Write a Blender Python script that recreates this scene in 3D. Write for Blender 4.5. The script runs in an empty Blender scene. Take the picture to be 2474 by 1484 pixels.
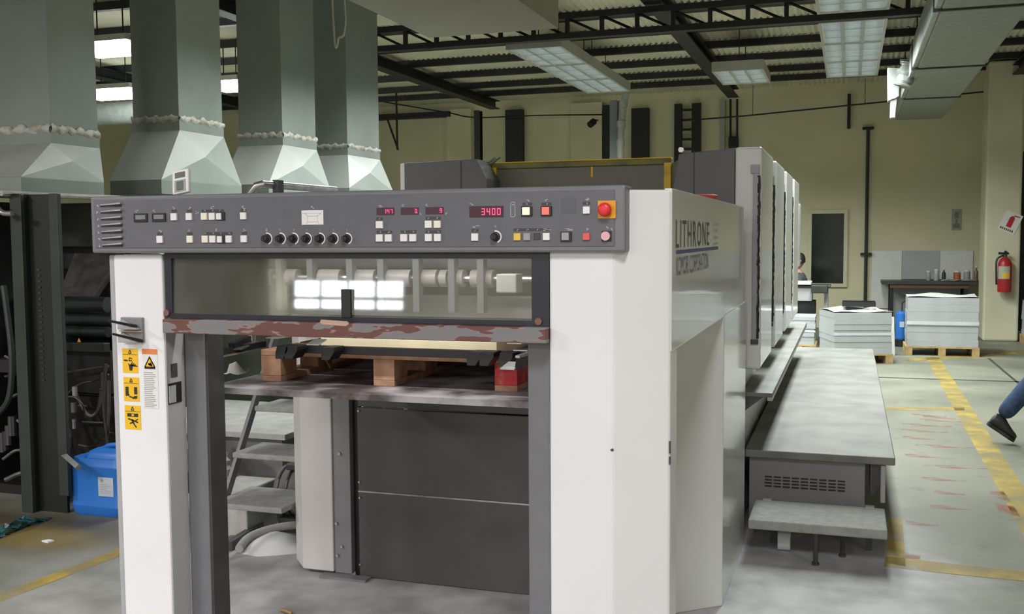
import bpy, bmesh, math, random
from mathutils import Vector, Matrix
random.seed(7)
scn = bpy.context.scene
col = scn.collection

# ------------------------------------------------------------------ camera
YAW, PIT, ROL, F = math.radians(18.345), math.radians(3.976), math.radians(.393), 2459.0
_cy, _sy = math.cos(YAW), math.sin(YAW)
FWD = Vector((-_sy*math.cos(PIT), _cy*math.cos(PIT), -math.sin(PIT)))
_r = Vector((_cy, _sy, 0)); _d = FWD.cross(_r)
RIGHT = _r*math.cos(ROL) + _d*math.sin(ROL)
DOWN = -_r*math.sin(ROL) + _d*math.cos(ROL)
CAM = Vector((1.60409, -2.91156, 1.6))
cam = bpy.data.cameras.new('camera'); camo = bpy.data.objects.new('camera', cam); col.objects.link(camo)
cam.sensor_width = 36; cam.lens = F/2474*36; cam.clip_start = .05; cam.clip_end = 200
camo.matrix_world = Matrix(((RIGHT.x, -DOWN.x, -FWD.x, CAM.x), (RIGHT.y, -DOWN.y, -FWD.y, CAM.y),
                            (RIGHT.z, -DOWN.z, -FWD.z, CAM.z), (0, 0, 0, 1)))
scn.camera = camo

def P(u, v, x=None, y=None, z=None):
    """point where the photograph's pixel meets a plane of the place"""
    d = RIGHT*((u-1237)/F) + DOWN*((v-742)/F) + FWD
    t = (x-CAM.x)/d.x if x is not None else (y-CAM.y)/d.y if y is not None else (z-CAM.z)/d.z
    return CAM + d*t

# ------------------------------------------------------------------ view, world
scn.view_settings.view_transform = 'Standard'
scn.view_settings.look = 'None'
scn.view_settings.exposure = 1.0
scn.view_settings.gamma = 1
scn.view_settings.use_curve_mapping = False
w = bpy.data.worlds.new('world'); scn.world = w; w.use_nodes = True
w.node_tree.nodes['Background'].inputs[0].default_value = (.8, .86, .9, 1)
w.node_tree.nodes['Background'].inputs[1].default_value = .25
ROWS_X = (-1.63, 1.6)
LAMP_W = 62.0
DAY = 5.0

# ------------------------------------------------------------------ materials
MATS = {}
def mat(name, c, rough=.5, metal=0., var=.06, scale=6., c2=None, bump=0., bscale=60., emit=None, estr=0., lo=.35, hi=.65, spec=.5, coat=0., detail=4.):
    if name in MATS: return MATS[name]
    m = bpy.data.materials.new(name); m.use_nodes = True
    nt = m.node_tree; b = nt.nodes['Principled BSDF']
    b.inputs['Roughness'].default_value = rough; b.inputs['Metallic'].default_value = metal
    b.inputs['Specular IOR Level'].default_value = spec
    b.inputs['Coat Weight'].default_value = coat
    tc = nt.nodes.new('ShaderNodeTexCoord')
    n = nt.nodes.new('ShaderNodeTexNoise'); n.inputs['Scale'].default_value = scale; n.inputs['Detail'].default_value = detail
    nt.links.new(tc.outputs['Object'], n.inputs['Vector'])
    r = nt.nodes.new('ShaderNodeValToRGB')
    r.color_ramp.elements[0].position = lo; r.color_ramp.elements[1].position = hi
    a = c2 or tuple(max(0, k*(1-var)) for k in c)
    bb = c if c2 else tuple(min(1, k*(1+var)) for k in c)
    r.color_ramp.elements[0].color = (*a, 1); r.color_ramp.elements[1].color = (*bb, 1)
    nt.links.new(n.outputs['Fac'], r.inputs['Fac']); nt.links.new(r.outputs['Color'], b.inputs['Base Color'])
    if bump:
        n2 = nt.nodes.new('ShaderNodeTexNoise'); n2.inputs['Scale'].default_value = bscale
        nt.links.new(tc.outputs['Object'], n2.inputs['Vector'])
        bp = nt.nodes.new('ShaderNodeBump'); bp.inputs['Strength'].default_value = bump; bp.inputs['Distance'].default_value = .004
        nt.links.new(n2.outputs['Fac'], bp.inputs['Height']); nt.links.new(bp.outputs['Normal'], b.inputs['Normal'])
    if emit:
        b.inputs['Emission Color'].default_value = (*emit, 1); b.inputs['Emission Strength'].default_value = estr
    MATS[name] = m
    return m

WHITE = mat('white_paint', (.76, .76, .77), .38, var=.02, scale=3)
WHITE_G = mat('white_gloss_paint', (.70, .71, .70), .16, var=.02, scale=3, coat=.3)
OFFW = mat('off_white_paint', (.60, .58, .55), .45, var=.04, scale=4)
GREY = mat('grey_paint', (.165, .168, .178), .42, var=.05, scale=9)
GREY2 = mat('mid_grey_paint', (.20, .20, .205), .45, var=.07, scale=7)
GREYL = mat('light_grey_paint', (.36, .36, .37), .45, var=.05, scale=7)
PANELG = mat('panel_face_grey', (.118, .12, .135), .5, var=.05, scale=14)
UNITG = mat('unit_cover_grey', (.115, .117, .125), .45, var=.05, scale=9)
DARK = mat('dark_steel', (.06, .06, .06), .45, .2, var=.15, scale=9)
DARKP = mat('dark_panel_paint', (.080, .079, .075), .38, var=.10, scale=5)
BLACK = mat('black_plastic', (.012, .012, .014), .4, var=.1)
NAVY = mat('blue_black_frame', (.014, .016, .026), .4, var=.1)
STEEL = mat('bare_steel', (.45, .45, .45), .3, .85, var=.15, scale=20)
BTN_W = mat('button_white', (.82, .80, .79), .35, var=.02)
BTN_Y = mat('button_cream', (.85, .80, .66), .35, var=.02)
BTN_GR = mat('button_grey', (.32, .33, .34), .4)
BTN_R = mat('button_red', (.72, .10, .09), .35)
BTN_P = mat('button_pink', (.75, .42, .45), .35)
BTN_YE = mat('button_yellow', (.80, .52, .06), .35)
BTN_A = mat('button_amber_lit', (.9, .7, .5), .35, emit=(1, .72, .45), estr=.35)
BTN_RL = mat('button_red_lit', (.75, .12, .11), .35, emit=(1, .15, .1), estr=.3)
ORANGE = mat('orange_plate', (.78, .33, .01), .4, var=.04)
ESTOP = mat('estop_red', (.72, .03, .03), .35, var=.04)
DISP = mat('display_window', (.045, .004, .018), .25, var=.1)
LED = mat('led_red', (.9, .05, .1), .4, emit=(1, .035, .12), estr=1.5)
LEGEND = mat('legend_print', (.50, .50, .52), .5)
LEGEND_D = mat('legend_strip', (.045, .045, .05), .5)
YELLOW = mat('sticker_yellow', (.80, .47, .012), .5, var=.03)
STKW = mat('sticker_white', (.72, .72, .70), .5, var=.03)
STKO = mat('sticker_orange', (.72, .22, .06), .5)
STKT = mat('sticker_print', (.33, .33, .34), .6)
INK = mat('ink_black', (.02, .02, .02), .5)
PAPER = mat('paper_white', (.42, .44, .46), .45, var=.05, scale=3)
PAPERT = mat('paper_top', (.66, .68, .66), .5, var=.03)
SHEET = mat('cream_sheet', (.78, .72, .50), .5)
WOOD = mat('pallet_wood', (.52, .31, .20), .7, c2=(.36, .19, .11), scale=14, bump=.2)
WOODL = mat('pallet_wood_pale', (.50, .36, .16), .7, c2=(.36, .25, .11), scale=10, bump=.2)
WOODR = mat('pallet_wood_red', (.55, .03, .05), .65, c2=(.50, .22, .12), scale=16, lo=.30, hi=.46)
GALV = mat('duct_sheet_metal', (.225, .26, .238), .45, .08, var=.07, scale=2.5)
GALV_LIT = mat('duct_sheet_metal_lit', (.36, .38, .365), .45, .08, var=.07, scale=2.5)  # same sheet metal, paler to paint in the light it catches
TAPE = mat('duct_sealant', (.50, .50, .46), .6, c2=(.30, .25, .18), scale=26, lo=.3, hi=.55)
FOIL = mat('foil_wrap', (.40, .43, .41), .32, .35, var=.12, scale=9, bump=.6, bscale=18)
FOILD = mat('duct_insulation', (.27, .285, .25), .6, .1, var=.08, scale=12, bump=.3, bscale=40)
CREAM = mat('cream_duct_paint', (.42, .41, .33), .6, var=.04, scale=2)
WALL = mat('wall_cream', (.66, .62, .425), .75, var=.05, scale=1.2)
PILLAR = mat('pillar_cream', (.64, .615, .455), .75, var=.06, scale=1.5)
ROOF = mat('roof_sheet', (.66, .63, .49), .65, var=.08, scale=2)
BLKSTL = mat('black_steelwork', (.016, .017, .018), .55, .1, var=.15)
GRNDARK = mat('dark_green_machine', (.008, .010, .008), .5, var=.2, scale=5)
GRNMID = mat('green_grey_machine', (.026, .032, .026), .5, var=.2, scale=6)
SOOT = mat('machine_black', (.006, .006, .007), .55, var=.3, scale=5)
ROLL = mat('dirty_roller', (.06, .055, .052), .45, var=.35, scale=14)
INKY = mat('ink_yellow_metal', (.75, .47, .01), .45, c2=(.30, .24, .03), scale=7, lo=.25, hi=.45)
INKG = mat('ink_green_yellow', (.20, .19, .03), .5, c2=(.10, .10, .035), scale=9)
INKPLATE = mat('ink_guard_plate', (.145, .14, .105), .45, c2=(.13, .115, .04), scale=2.5, lo=.25, hi=.45)
TREAD = mat('dusty_tread', (.30, .305, .29), .75, var=.10, scale=26, bump=.5, bscale=90)
BLUE = mat('blue_plastic', (.022, .155, .52), .4, var=.06, scale=3)
TEAL = mat('teal_wrap', (.03, .115, .115), .35, c2=(.012, .03, .03), scale=10)
LABELW = mat('paper_label', (.45, .50, .56), .6)
REDX = mat('extinguisher_red', (.42, .025, .03), .35)
DENIM = mat('denim', (.035, .07, .15), .85, c2=(.02, .04, .09), scale=25, bump=.4, bscale=120)
SHIRT = mat('dark_shirt', (.06, .065, .08), .85)
SKIN = mat('skin', (.42, .22, .15), .55, var=.04)
HAIR = mat('black_hair', (.012, .01, .01), .6)
SHOE = mat('black_shoe', (.018, .02, .022), .5)
POWDER = mat('dusty_metal', (.40, .40, .38), .8, var=.12, scale=10)
POWDERD = mat('dusty_metal_dark', (.17, .17, .16), .75, var=.2, scale=8)
PVC = mat('grey_pipe', (.36, .37, .35), .45)
BLUEG = mat('blue_grey_steel', (.20, .225, .245), .5, var=.06)
TUBE = mat('fluorescent_tube', (.9, .95, .95), .4, emit=(.92, 1, .97), estr=2.6)
LAMPON = mat('lit_lamp', (.9, .95, .95), .4, emit=(.92, 1, .97), estr=22)
LOUV = mat('lamp_louvre', (.50, .54, .55), .35, .3, var=.05)
LAMPB = mat('lamp_housing', (.40, .40, .35), .5)
DAYM = mat('daylight_opening', (.9, .95, 1), .5, emit=(.93, .98, 1), estr=DAY)
GLASSD = mat('dark_window_glass', (.016, .022, .018), .12, var=.1)
TAN = mat('tan_tape', (.50, .33, .25), .6)
RED = mat('red_plastic', (.55, .06, .06), .4)
RUST = None

def special_mats():
    global RUST, PANE, PLATE, FLOORM, YLINE, RLINE, ELEV
    # peeled crossbar: grey paint over brown primer in flakes with a shape of their own
    m = bpy.data.materials.new('peeled_paint'); m.use_nodes = True; nt = m.node_tree; b = nt.nodes['Principled BSDF']
    tc = nt.nodes.new('ShaderNodeTexCoord'); mp = nt.nodes.new('ShaderNodeMapping'); mp.inputs['Scale'].default_value = (3.4, 1, 13)
    n = nt.nodes.new('ShaderNodeTexNoise'); n.inputs['Scale'].default_value = 1.6; n.inputs['Detail'].default_value = 3; n.inputs['Roughness'].default_value = .55
    r = nt.nodes.new('ShaderNodeValToRGB'); r.color_ramp.interpolation = 'LINEAR'
    e = r.color_ramp.elements
    e[0].position = .47; e[0].color = (.13, .05, .042, 1)
    e[1].position = .53; e[1].color = (.19, .185, .19, 1)
    x = e.new(.50); x.color = (.14, .055, .046, 1); x = e.new(.515); x.color = (.30, .19, .17, 1)
    nt.links.new(tc.outputs['Object'], mp.inputs[0]); nt.links.new(mp.outputs[0], n.inputs['Vector'])
    nt.links.new(n.outputs['Fac'], r.inputs[0]); nt.links.new(r.outputs[0], b.inputs['Base Color']); b.inputs['Roughness'].default_value = .5
    RUST = m
    # elevator plate: dark rusty steel with powder patches
    m = bpy.data.materials.new('elevator_plate_steel'); m.use_nodes = True; nt = m.node_tree; b = nt.nodes['Principled BSDF']
    tc = nt.nodes.new('ShaderNodeTexCoord'); n = nt.nodes.new('ShaderNodeTexNoise'); n.inputs['Scale'].default_value = 5.5; n.inputs['Detail'].default_value = 5
    r = nt.nodes.new('ShaderNodeValToRGB'); e = r.color_ramp.elements
    e[0].position = .42; e[0].color = (.075, .058, .058, 1); e[1].position = .64; e[1].color = (.42, .41, .43, 1)
    nt.links.new(tc.outputs['Object'], n.inputs['Vector']); nt.links.new(n.outputs['Fac'], r.inputs[0]); nt.links.new(r.outputs[0], b.inputs['Base Color'])
    b.inputs['Roughness'].default_value = .55; ELEV = m
    # acrylic pane
    m = bpy.data.materials.new('acrylic_pane'); m.use_nodes = True; nt = m.node_tree; nt.nodes.clear()
    o = nt.nodes.new('ShaderNodeOutputMaterial'); mx = nt.nodes.new('ShaderNodeMixShader'); t = nt.nodes.new('ShaderNodeBsdfTransparent'); g = nt.nodes.new('ShaderNodeBsdfGlossy')
    t.inputs[0].default_value = (.80, .82, .82, 1); g.inputs['Roughness'].default_value = .03; g.inputs[0].default_value = (.95, .95, .95, 1)
    fr = nt.nodes.new('ShaderNodeFresnel'); fr.inputs[0].default_value = 1.9
    df = nt.nodes.new('ShaderNodeBsdfDiffuse'); df.inputs[0].default_value = (.7, .7, .69, 1); m2 = nt.nodes.new('ShaderNodeMixShader')
    nz = nt.nodes.new('ShaderNodeTexNoise'); nz.inputs['Scale'].default_value = 4; tcp = nt.nodes.new('ShaderNodeTexCoord'); nt.links.new(tcp.outputs['Object'], nz.inputs['Vector'])
    mrp = nt.nodes.new('ShaderNodeMapRange'); nt.links.new(nz.outputs['Fac'], mrp.inputs[0]); mrp.inputs[1].default_value = .3; mrp.inputs[2].default_value = .7; mrp.inputs[3].default_value = .02; mrp.inputs[4].default_value = .10
    nt.links.new(mrp.outputs[0], m2.inputs[0]); nt.links.new(t.outputs[0], m2.inputs[1]); nt.links.new(df.outputs[0], m2.inputs[2])
    nt.links.new(fr.outputs[0], mx.inputs[0]); nt.links.new(m2.outputs[0], mx.inputs[1]); nt.links.new(g.outputs[0], mx.inputs[2]); nt.links.new(mx.outputs[0], o.inputs[0])
    PANE = m
    # dusty chequer plate
    m = bpy.data.materials.new('chequer_plate'); m.use_nodes = True; nt = m.node_tree; b = nt.nodes['Principled BSDF']
    tc = nt.nodes.new('ShaderNodeTexCoord'); n = nt.nodes.new('ShaderNodeTexNoise'); n.inputs['Scale'].default_value = 3.5; n.inputs['Detail'].default_value = 6
    r = nt.nodes.new('ShaderNodeValToRGB'); e = r.color_ramp.elements
    e[0].position = .33; e[0].color = (.12, .123, .114, 1); e[1].position = .66; e[1].color = (.215, .22, .20, 1)
    br = nt.nodes.new('ShaderNodeTexChecker'); br.inputs['Scale'].default_value = 45
    bp = nt.nodes.new('ShaderNodeBump'); bp.inputs['Strength'].default_value = .45; bp.inputs['Distance'].default_value = .003
    nt.links.new(tc.outputs['Object'], n.inputs['Vector']); nt.links.new(n.outputs['Fac'], r.inputs[0]); nt.links.new(r.outputs[0], b.inputs['Base Color'])
    nt.links.new(tc.outputs['Object'], br.inputs['Vector']); nt.links.new(br.outputs['Fac'], bp.inputs['Height']); nt.links.new(bp.outputs[0], b.inputs['Normal'])
    b.inputs['Roughness'].default_value = .55; PLATE = m
    # floor: worn concrete, spray powder spilt round the delivery, oily stain under the left press
    m = bpy.data.materials.new('worn_concrete'); m.use_nodes = True; nt = m.node_tree; b = nt.nodes['Principled BSDF']
    tc = nt.nodes.new('ShaderNodeTexCoord')
    def noise(s, d=5):
        n = nt.nodes.new('ShaderNodeTexNoise'); n.inputs['Scale'].default_value = s; n.inputs['Detail'].default_value = d
        nt.links.new(tc.outputs['Object'], n.inputs['Vector']); return n.outputs['Fac']
    def ramp(src, p0, c0, p1, c1):
        r = nt.nodes.new('ShaderNodeValToRGB'); e = r.color_ramp.elements
        e[0].position = p0; e[0].color = (*c0, 1); e[1].position = p1; e[1].color = (*c1, 1)
        nt.links.new(src, r.inputs[0]); return r.outputs[0]
    def mixc(f, a, bcol):
        k = nt.nodes.new('ShaderNodeMix'); k.data_type = 'RGBA'; nt.links.new(f, k.inputs[0])
        for s, v in ((k.inputs[6], a), (k.inputs[7], bcol)):
            if isinstance(v, tuple): s.default_value = (*v, 1)
            else: nt.links.new(v, s)
        return k.outputs[2]
    def blob(cx, cy, rx, ry, soft, jit=.9):
        mp = nt.nodes.new('ShaderNodeMapping'); mp.inputs['Location'].default_value = (-cx/rx, -cy/ry, 0); mp.inputs['Scale'].default_value = (1/rx, 1/ry, 0)
        nt.links.new(tc.outputs['Object'], mp.inputs[0])
        ln = nt.nodes.new('ShaderNodeVectorMath'); ln.operation = 'LENGTH'; nt.links.new(mp.outputs[0], ln.inputs[0])
        a = nt.nodes.new('ShaderNodeMath'); a.operation = 'MULTIPLY_ADD'; nt.links.new(noise(2.2), a.inputs[0]); a.inputs[1].default_value = jit; nt.links.new(ln.outputs['Value'], a.inputs[2])
        mr = nt.nodes.new('ShaderNodeMapRange'); mr.interpolation_type = 'SMOOTHSTEP'; nt.links.new(a.outputs[0], mr.inputs[0])
        mr.inputs[1].default_value = 1+jit*.5-soft; mr.inputs[2].default_value = 1+jit*.5+soft; mr.inputs[3].default_value = 1; mr.inputs[4].default_value = 0
        return mr.outputs[0]
    base = ramp(noise(1.1, 9), .36, (.145, .155, .12), .66, (.27, .275, .215))
    base = mixc(ramp(noise(5, 8), .60, (0, 0, 0), .75, (.7, .7, .7)), base, (.10, .10, .08))
    base = mixc(ramp(noise(.55, 6), .52, (0, 0, 0), .66, (.55, .55, .55)), base, (.13, .135, .105))
    base = mixc(blob(-3.0, 1.5, 1.2, .36, .55, 1.5), base, (.075, .065, .038))
    base = mixc(blob(-2.6, 1.38, .55, .16, .5, 1.6), base, (.16, .12, .035))
    base = mixc(blob(.2, 1.0, 1.9, 1.5, .5), base, ramp(noise(3.2, 9), .36, (.30, .30, .285), .62, (.56, .56, .56)))
    base = mixc(blob(1.45, 2.0, .6, 1.0, .4), base, ramp(noise(4.1, 9), .36, (.29, .29, .30), .62, (.47, .47, .49)))
    nt.links.new(base, b.inputs['Base Color']); b.inputs['Roughness'].default_value = .55
    bp = nt.nodes.new('ShaderNodeBump'); bp.inputs['Strength'].default_value = .15; bp.inputs['Distance'].default_value = .004
    nt.links.new(noise(30), bp.inputs['Height']); nt.links.new(bp.outputs[0], b.inputs['Normal'])
    FLOORM = m
    def worn(name, c, lo, hi, sc):
        m = bpy.data.materials.new(name); m.use_nodes = True; nt = m.node_tree; b = nt.nodes['Principled BSDF']; o = nt.nodes['Material Output']
        b.inputs['Base Color'].default_value = (*c, 1); b.inputs['Roughness'].default_value = .6
        tc = nt.nodes.new('ShaderNodeTexCoord'); n = nt.nodes.new('ShaderNodeTexNoise'); n.inputs['Scale'].default_value = sc; n.inputs['Detail'].default_value = 7
        r = nt.nodes.new('ShaderNodeValToRGB'); r.color_ramp.elements[0].position = lo; r.color_ramp.elements[1].position = hi
        t = nt.nodes.new('ShaderNodeBsdfTransparent'); mx = nt.nodes.new('ShaderNodeMixShader')
        nt.links.new(tc.outputs['Object'], n.inputs['Vector']); nt.links.new(n.outputs['Fac'], r.inputs[0]); nt.links.new(r.outputs[0], mx.inputs[0])
        nt.links.new(t.outputs[0], mx.inputs[1]); nt.links.new(b.outputs[0], mx.inputs[2]); nt.links.new(mx.outputs[0], o.inputs[0])
        return m
    YLINE = worn('worn_yellow_paint', (.42, .31, .07), .25, .68, 4.0)
    RLINE = worn('worn_red_paint', (.36, .11, .08), .44, .72, 5.0)
special_mats()

# ------------------------------------------------------------------ mesh helpers
WLOC = {}
class B:
    def __init__(s): s.v = []; s.f = []
    def add(s, vs, fs):
        k = len(s.v); s.v += [tuple(p) for p in vs]; s.f += [tuple(i+k for i in f) for f in fs]; return s
    def box(s, x0, x1, y0, y1, z0, z1):
        x0, x1 = sorted((x0, x1)); y0, y1 = sorted((y0, y1)); z0, z1 = sorted((z0, z1))
        return s.add([(x, y, z) for z in (z0, z1) for y in (y0, y1) for x in (x0, x1)],
                     [(0, 2, 3, 1), (4, 5, 7, 6), (0, 1, 5, 4), (2, 6, 7, 3), (0, 4, 6, 2), (1, 3, 7, 5)])
    def prism(s, poly, a0, a1, axis='z'):
        """closed 2D outline swept along an axis; outline in (x,y) for z, (y,z) for x, (x,z) for y"""
        n = len(poly)
        def pt(p, a): return (p[0], p[1], a) if axis == 'z' else (a, p[0], p[1]) if axis == 'x' else (p[0], a, p[1])
        vs = [pt(p, a0) for p in poly] + [pt(p, a1) for p in poly]
        fs = [tuple(range(n))[::-1], tuple(range(n, 2*n))] + [(i, (i+1) % n, (i+1) % n+n, i+n) for i in range(n)]
        return s.add(vs, fs)
    def hexa(s, lo, hi):
        """two quads of matching corners joined"""
        return s.add(list(lo)+list(hi), [(3, 2, 1, 0), (4, 5, 6, 7), (0, 1, 5, 4), (1, 2, 6, 5), (2, 3, 7, 6), (3, 0, 4, 7)])
    def tube(s, pts, r, n=10, cap=True):
        pts = [Vector(p) for p in pts]; rs = r if isinstance(r, (list, tuple)) else [r]*len(pts)
        k = len(s.v); up = Vector((0, 0, 1)); prev = None
        for i, p in enumerate(pts):
            t = (pts[min(i+1, len(pts)-1)]-pts[max(i-1, 0)]).normalized()
            if prev is None:
                a = t.cross(up) if abs(t.dot(up)) < .95 else t.cross(Vector((1, 0, 0)))
            else: a = prev - t*prev.dot(t)
            a.normalize(); prev = a; b = t.cross(a)
            for j in range(n):
                q = p + (a*math.cos(2*math.pi*j/n) + b*math.sin(2*math.pi*j/n))*rs[i]; s.v.append(tuple(q))
        for i in range(len(pts)-1):
            for j in range(n):
                s.f.append((k+i*n+j, k+i*n+(j+1) % n, k+(i+1)*n+(j+1) % n, k+(i+1)*n+j))
        if cap:
            s.f.append(tuple(k+j for j in range(n))[::-1]); s.f.append(tuple(k+(len(pts)-1)*n+j for j in range(n)))
        return s
    def disc(s, c, axis, r, th, n=20):
        c = Vector(c); a = Vector(axis).normalized()
        return s.tube([c-a*th/2, c+a*th/2], r, n)
    def quad(s, a, b, c, d): return s.add([a, b, c, d], [(0, 1, 2, 3)])
    def obj(s, name, m, parent=None, bevel=0., smooth=False, seg=2):
        xs = [p[0] for p in s.v]; ys = [p[1] for p in s.v]; zs = [p[2] for p in s.v]
        o0 = Vector(((min(xs)+max(xs))/2, (min(ys)+max(ys))/2, min(zs)))
        me = bpy.data.meshes.new(name); me.from_pydata([tuple(Vector(p)-o0) for p in s.v], [], s.f)
        bm = bmesh.new(); bm.from_mesh(me)
        bmesh.ops.recalc_face_normals(bm, faces=bm.faces)
        if bevel:
            es = [e for e in bm.edges if len(e.link_faces) == 2 and e.calc_face_angle(0) > .5]
            bmesh.ops.bevel(bm, geom=es, offset=bevel, segments=seg, profile=.5, affect='EDGES', clamp_overlap=True)
        bm.to_mesh(me); bm.free()
        if smooth:
            for p in me.polygons: p.use_smooth = True
            me.set_sharp_from_angle(angle=.7)
        me.materials.append(m)
        o = bpy.data.objects.new(name, me); col.objects.link(o)
        WLOC[o.name] = o0
        if parent: o.parent = parent; o.location = o0-WLOC[parent.name]
        else: o.location = o0
        return o
def tag(o, label=None, cat=None, group=None, kind=None):
    if label: o['label'] = label
    if cat: o['category'] = cat
    if group: o['group'] = group
    if kind: o['kind'] = kind
    return o
def thing(name, label, cat, loc=(0, 0, 0), group=None):
    o = bpy.data.objects.new(name, None); col.objects.link(o); o.location = loc; o.empty_display_size = .1
    WLOC[o.name] = Vector(loc); return tag(o, label, cat, group)
def bx(name, m, parent, x0, x1, y0, y1, z0, z1, bevel=0.): return B().box(x0, x1, y0, y1, z0, z1).obj(name, m, parent, bevel)
def copy_tree(o, parent=None):
    c = o.copy(); col.objects.link(c); c.parent = parent; WLOC[c.name] = WLOC[o.name]
    for ch in list(o.children): copy_tree(ch, c)
    return c
def struct(o): o['kind'] = 'structure'; return o
def spline(pts, n=8):
    """Catmull-Rom through points"""
    pts = [Vector(p) for p in pts]; out = []
    for i in range(len(pts)-1):
        p0 = pts[max(i-1, 0)]; p1 = pts[i]; p2 = pts[i+1]; p3 = pts[min(i+2, len(pts)-1)]
        for k in range(n):
            t = k/n
            out.append(.5*((2*p1)+(p2-p0)*t+(2*p0-5*p1+4*p2-p3)*t*t+(3*p1-p0-3*p2+p3)*t**3))
    return out+[pts[-1]]
def text_verts(txt, cw=1.):
    cu = bpy.data.curves.new('t', 'FONT'); cu.body = txt; cu.resolution_u = 2; cu.space_character = cw
    o = bpy.data.objects.new('t', cu); col.objects.link(o)
    me = bpy.data.meshes.new_from_object(o.evaluated_get(bpy.context.evaluated_depsgraph_get()))
    vs = [v.co.copy() for v in me.vertices]; fs = [tuple(p.vertices) for p in me.polygons]
    bpy.data.objects.remove(o); bpy.data.curves.remove(cu); bpy.data.meshes.remove(me)
    x0 = min(v.x for v in vs); x1 = max(v.x for v in vs); y0 = min(v.y for v in vs); y1 = max(v.y for v in vs)
    return [((v.x-x0)/(x1-x0), (v.y-y0)/(y1-y0)) for v in vs], fs

# ================================================================== the hall
XL, XR, YN, YF = -12.0, 7.5, -20.0, 15.3
floor = struct(B().box(XL, XR, YN, YF, -.1, 0).obj('floor', FLOORM))
floor['label'] = 'worn grey concrete floor with faded paint and spilt powder'
WLOC[floor.name] = Vector(((XL+XR)/2, (YN+YF)/2, -.1))
# the floor's texture space is its own origin: shift so that stains use hall coordinates
for v in floor.data.vertices: v.co += WLOC[floor.name]
floor.location = (0, 0, 0); WLOC[floor.name] = Vector((0, 0, 0))
def strip(name, m, pts, z=.0015):
    b = B(); n = len(pts); b.add([(p[0], p[1], z) for p in pts], [tuple(range(n))]); o = b.obj(name, m, floor); return o
def fpts(*uv): return [P(u, v, z=0) for u, v in uv]
strip('yellow_line', YLINE, [(2.50, 2.6), (2.66, 2.6), (2.72, 11.2), (2.56, 11.2)])
strip('yellow_line', YLINE, fpts((2080, 985), (2330, 985), (2330, 992), (2080, 992)))
strip('yellow_line', YLINE, fpts((2140, 1345), (2300, 1362), (2474, 1380), (2474, 1405), (2300, 1388), (2135, 1370)))
strip('yellow_line', YLINE, fpts((2148, 1255), (2180, 1255), (2188, 1370), (2140, 1360)))
strip('yellow_line', YLINE, fpts((0, 1435), (300, 1322), (300, 1340), (0, 1455)))
strip('yellow_line', YLINE, fpts((2190, 868), (2480, 845), (2480, 856), (2190, 874)))
strip('red_marking', RLINE, fpts((2390, 1188), (2425, 1188), (2472, 1258), (2425, 1258)))
for i in range(13):
    v0 = 1000+i*i*1.55+i*3; u0 = 2200+random.uniform(-25, 60); wd = random.uniform(70, 170)
    strip('red_marking', RLINE, fpts((u0, v0), (u0+wd, v0+4), (u0+wd, v0+8+i*.4), (u0, v0+4+i*.4)), .0012)
strip('red_marking', RLINE, fpts((2185, 1330), (2225, 1332), (2222, 1352), (2180, 1350)), .0012)
strip('floor_joint', DARK, fpts((2120, 911), (2474, 922), (2474, 924), (2120, 913)), .0012)
strip('floor_joint', DARK, fpts((2385, 866), (2392, 866), (2474, 935), (2474, 941)), .0012)

wall_back = struct(B().box(XL, 4.05, YF, YF+.2, 0, 4.2).box(5.3, XR, YF, YF+.2, 0, 4.2).box(4.05, 5.3, YF, YF+.2, 2.9, 4.2).obj('wall_back', WALL))
struct(B().box(4.05, 5.3, YF+.02, YF+.1, 0, 2.9).obj('door_1', GRNDARK))
struct(B().box(XL-.2, XL, YN, YF, 0, 4.2).obj('wall_left', WALL))
struct(B().box(XR, XR+.2, YN, YF, 0, 4.2).obj('wall_right', WALL))
wr = B().box(XL, XR, YN-.2, YN, 2.08, 4.2).box(XL, XR, YN-.2, YN, 0, 1.33)
edges = [-12, -10.6, -7.6, -7.0, -4.0, -3.4, -.4, 5.0, 7.5]
for a, b_ in ((-12, -11.9), (-8.8, 7.5)): wr.box(a, b_, YN-.2, YN, 1.33, 2.08)
struct(wr.obj('wall_front', WALL))
a, b_ = -11.9, -8.8
wn = struct(B().box(a, b_, YN-.15, YN-.1, 1.33, 2.08).obj('window_2', DAYM))
for z0_, z1_ in ((1.30, 1.36), (1.57, 1.66), (2.05, 2.11)): B().box(a-.03, b_+.03, YN-.02, YN+.03, z0_, z1_).obj('window_frame', BLKSTL, wn)
for k in range(5): B().box(a+(b_-a)*k/4-.03, a+(b_-a)*k/4+.03, YN-.02, YN+.03, 1.33, 2.08).obj('mullion', BLKSTL, wn)
# pilasters and the far window
for i, (u0, u1) in enumerate(((1085, 1143), (1383, 1458))):
    struct(bx('trim_%d' % (i+1), WALL, None, P(u0, 330, y=YF).x, P(u1, 330, y=YF).x, YF-.12, YF, 0, 4.0))
pw0, pw1 = P(1962, 517, y=YF), P(2037, 685, y=YF)
win = struct(bx('window_1', GLASSD, None, pw0.x, pw1.x, YF-.03, YF-.002, pw1.z, pw0.z))
fr = B()
for a, b_, c, d in ((pw0.x-.06, pw0.x, pw1.z-.06, pw0.z+.06), (pw1.x, pw1.x+.06, pw1.z-.06, pw0.z+.06), (pw0.x, pw1.x, pw1.z-.06, pw1.z), (pw0.x, pw1.x, pw0.z, pw0.z+.06)):
    fr.box(a, b_, YF-.06, YF-.002, c, d)
fr.obj('window_frame', PILLAR, win)
# concrete pillar
pl0, pl1 = P(2376, 700, y=13.58).x, P(2463, 700, y=13.58).x
struct(B().box(pl0, pl1, 13.58, 14.2, 0, 4.1).obj('wall_pillar', PILLAR, None, .03))
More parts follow.
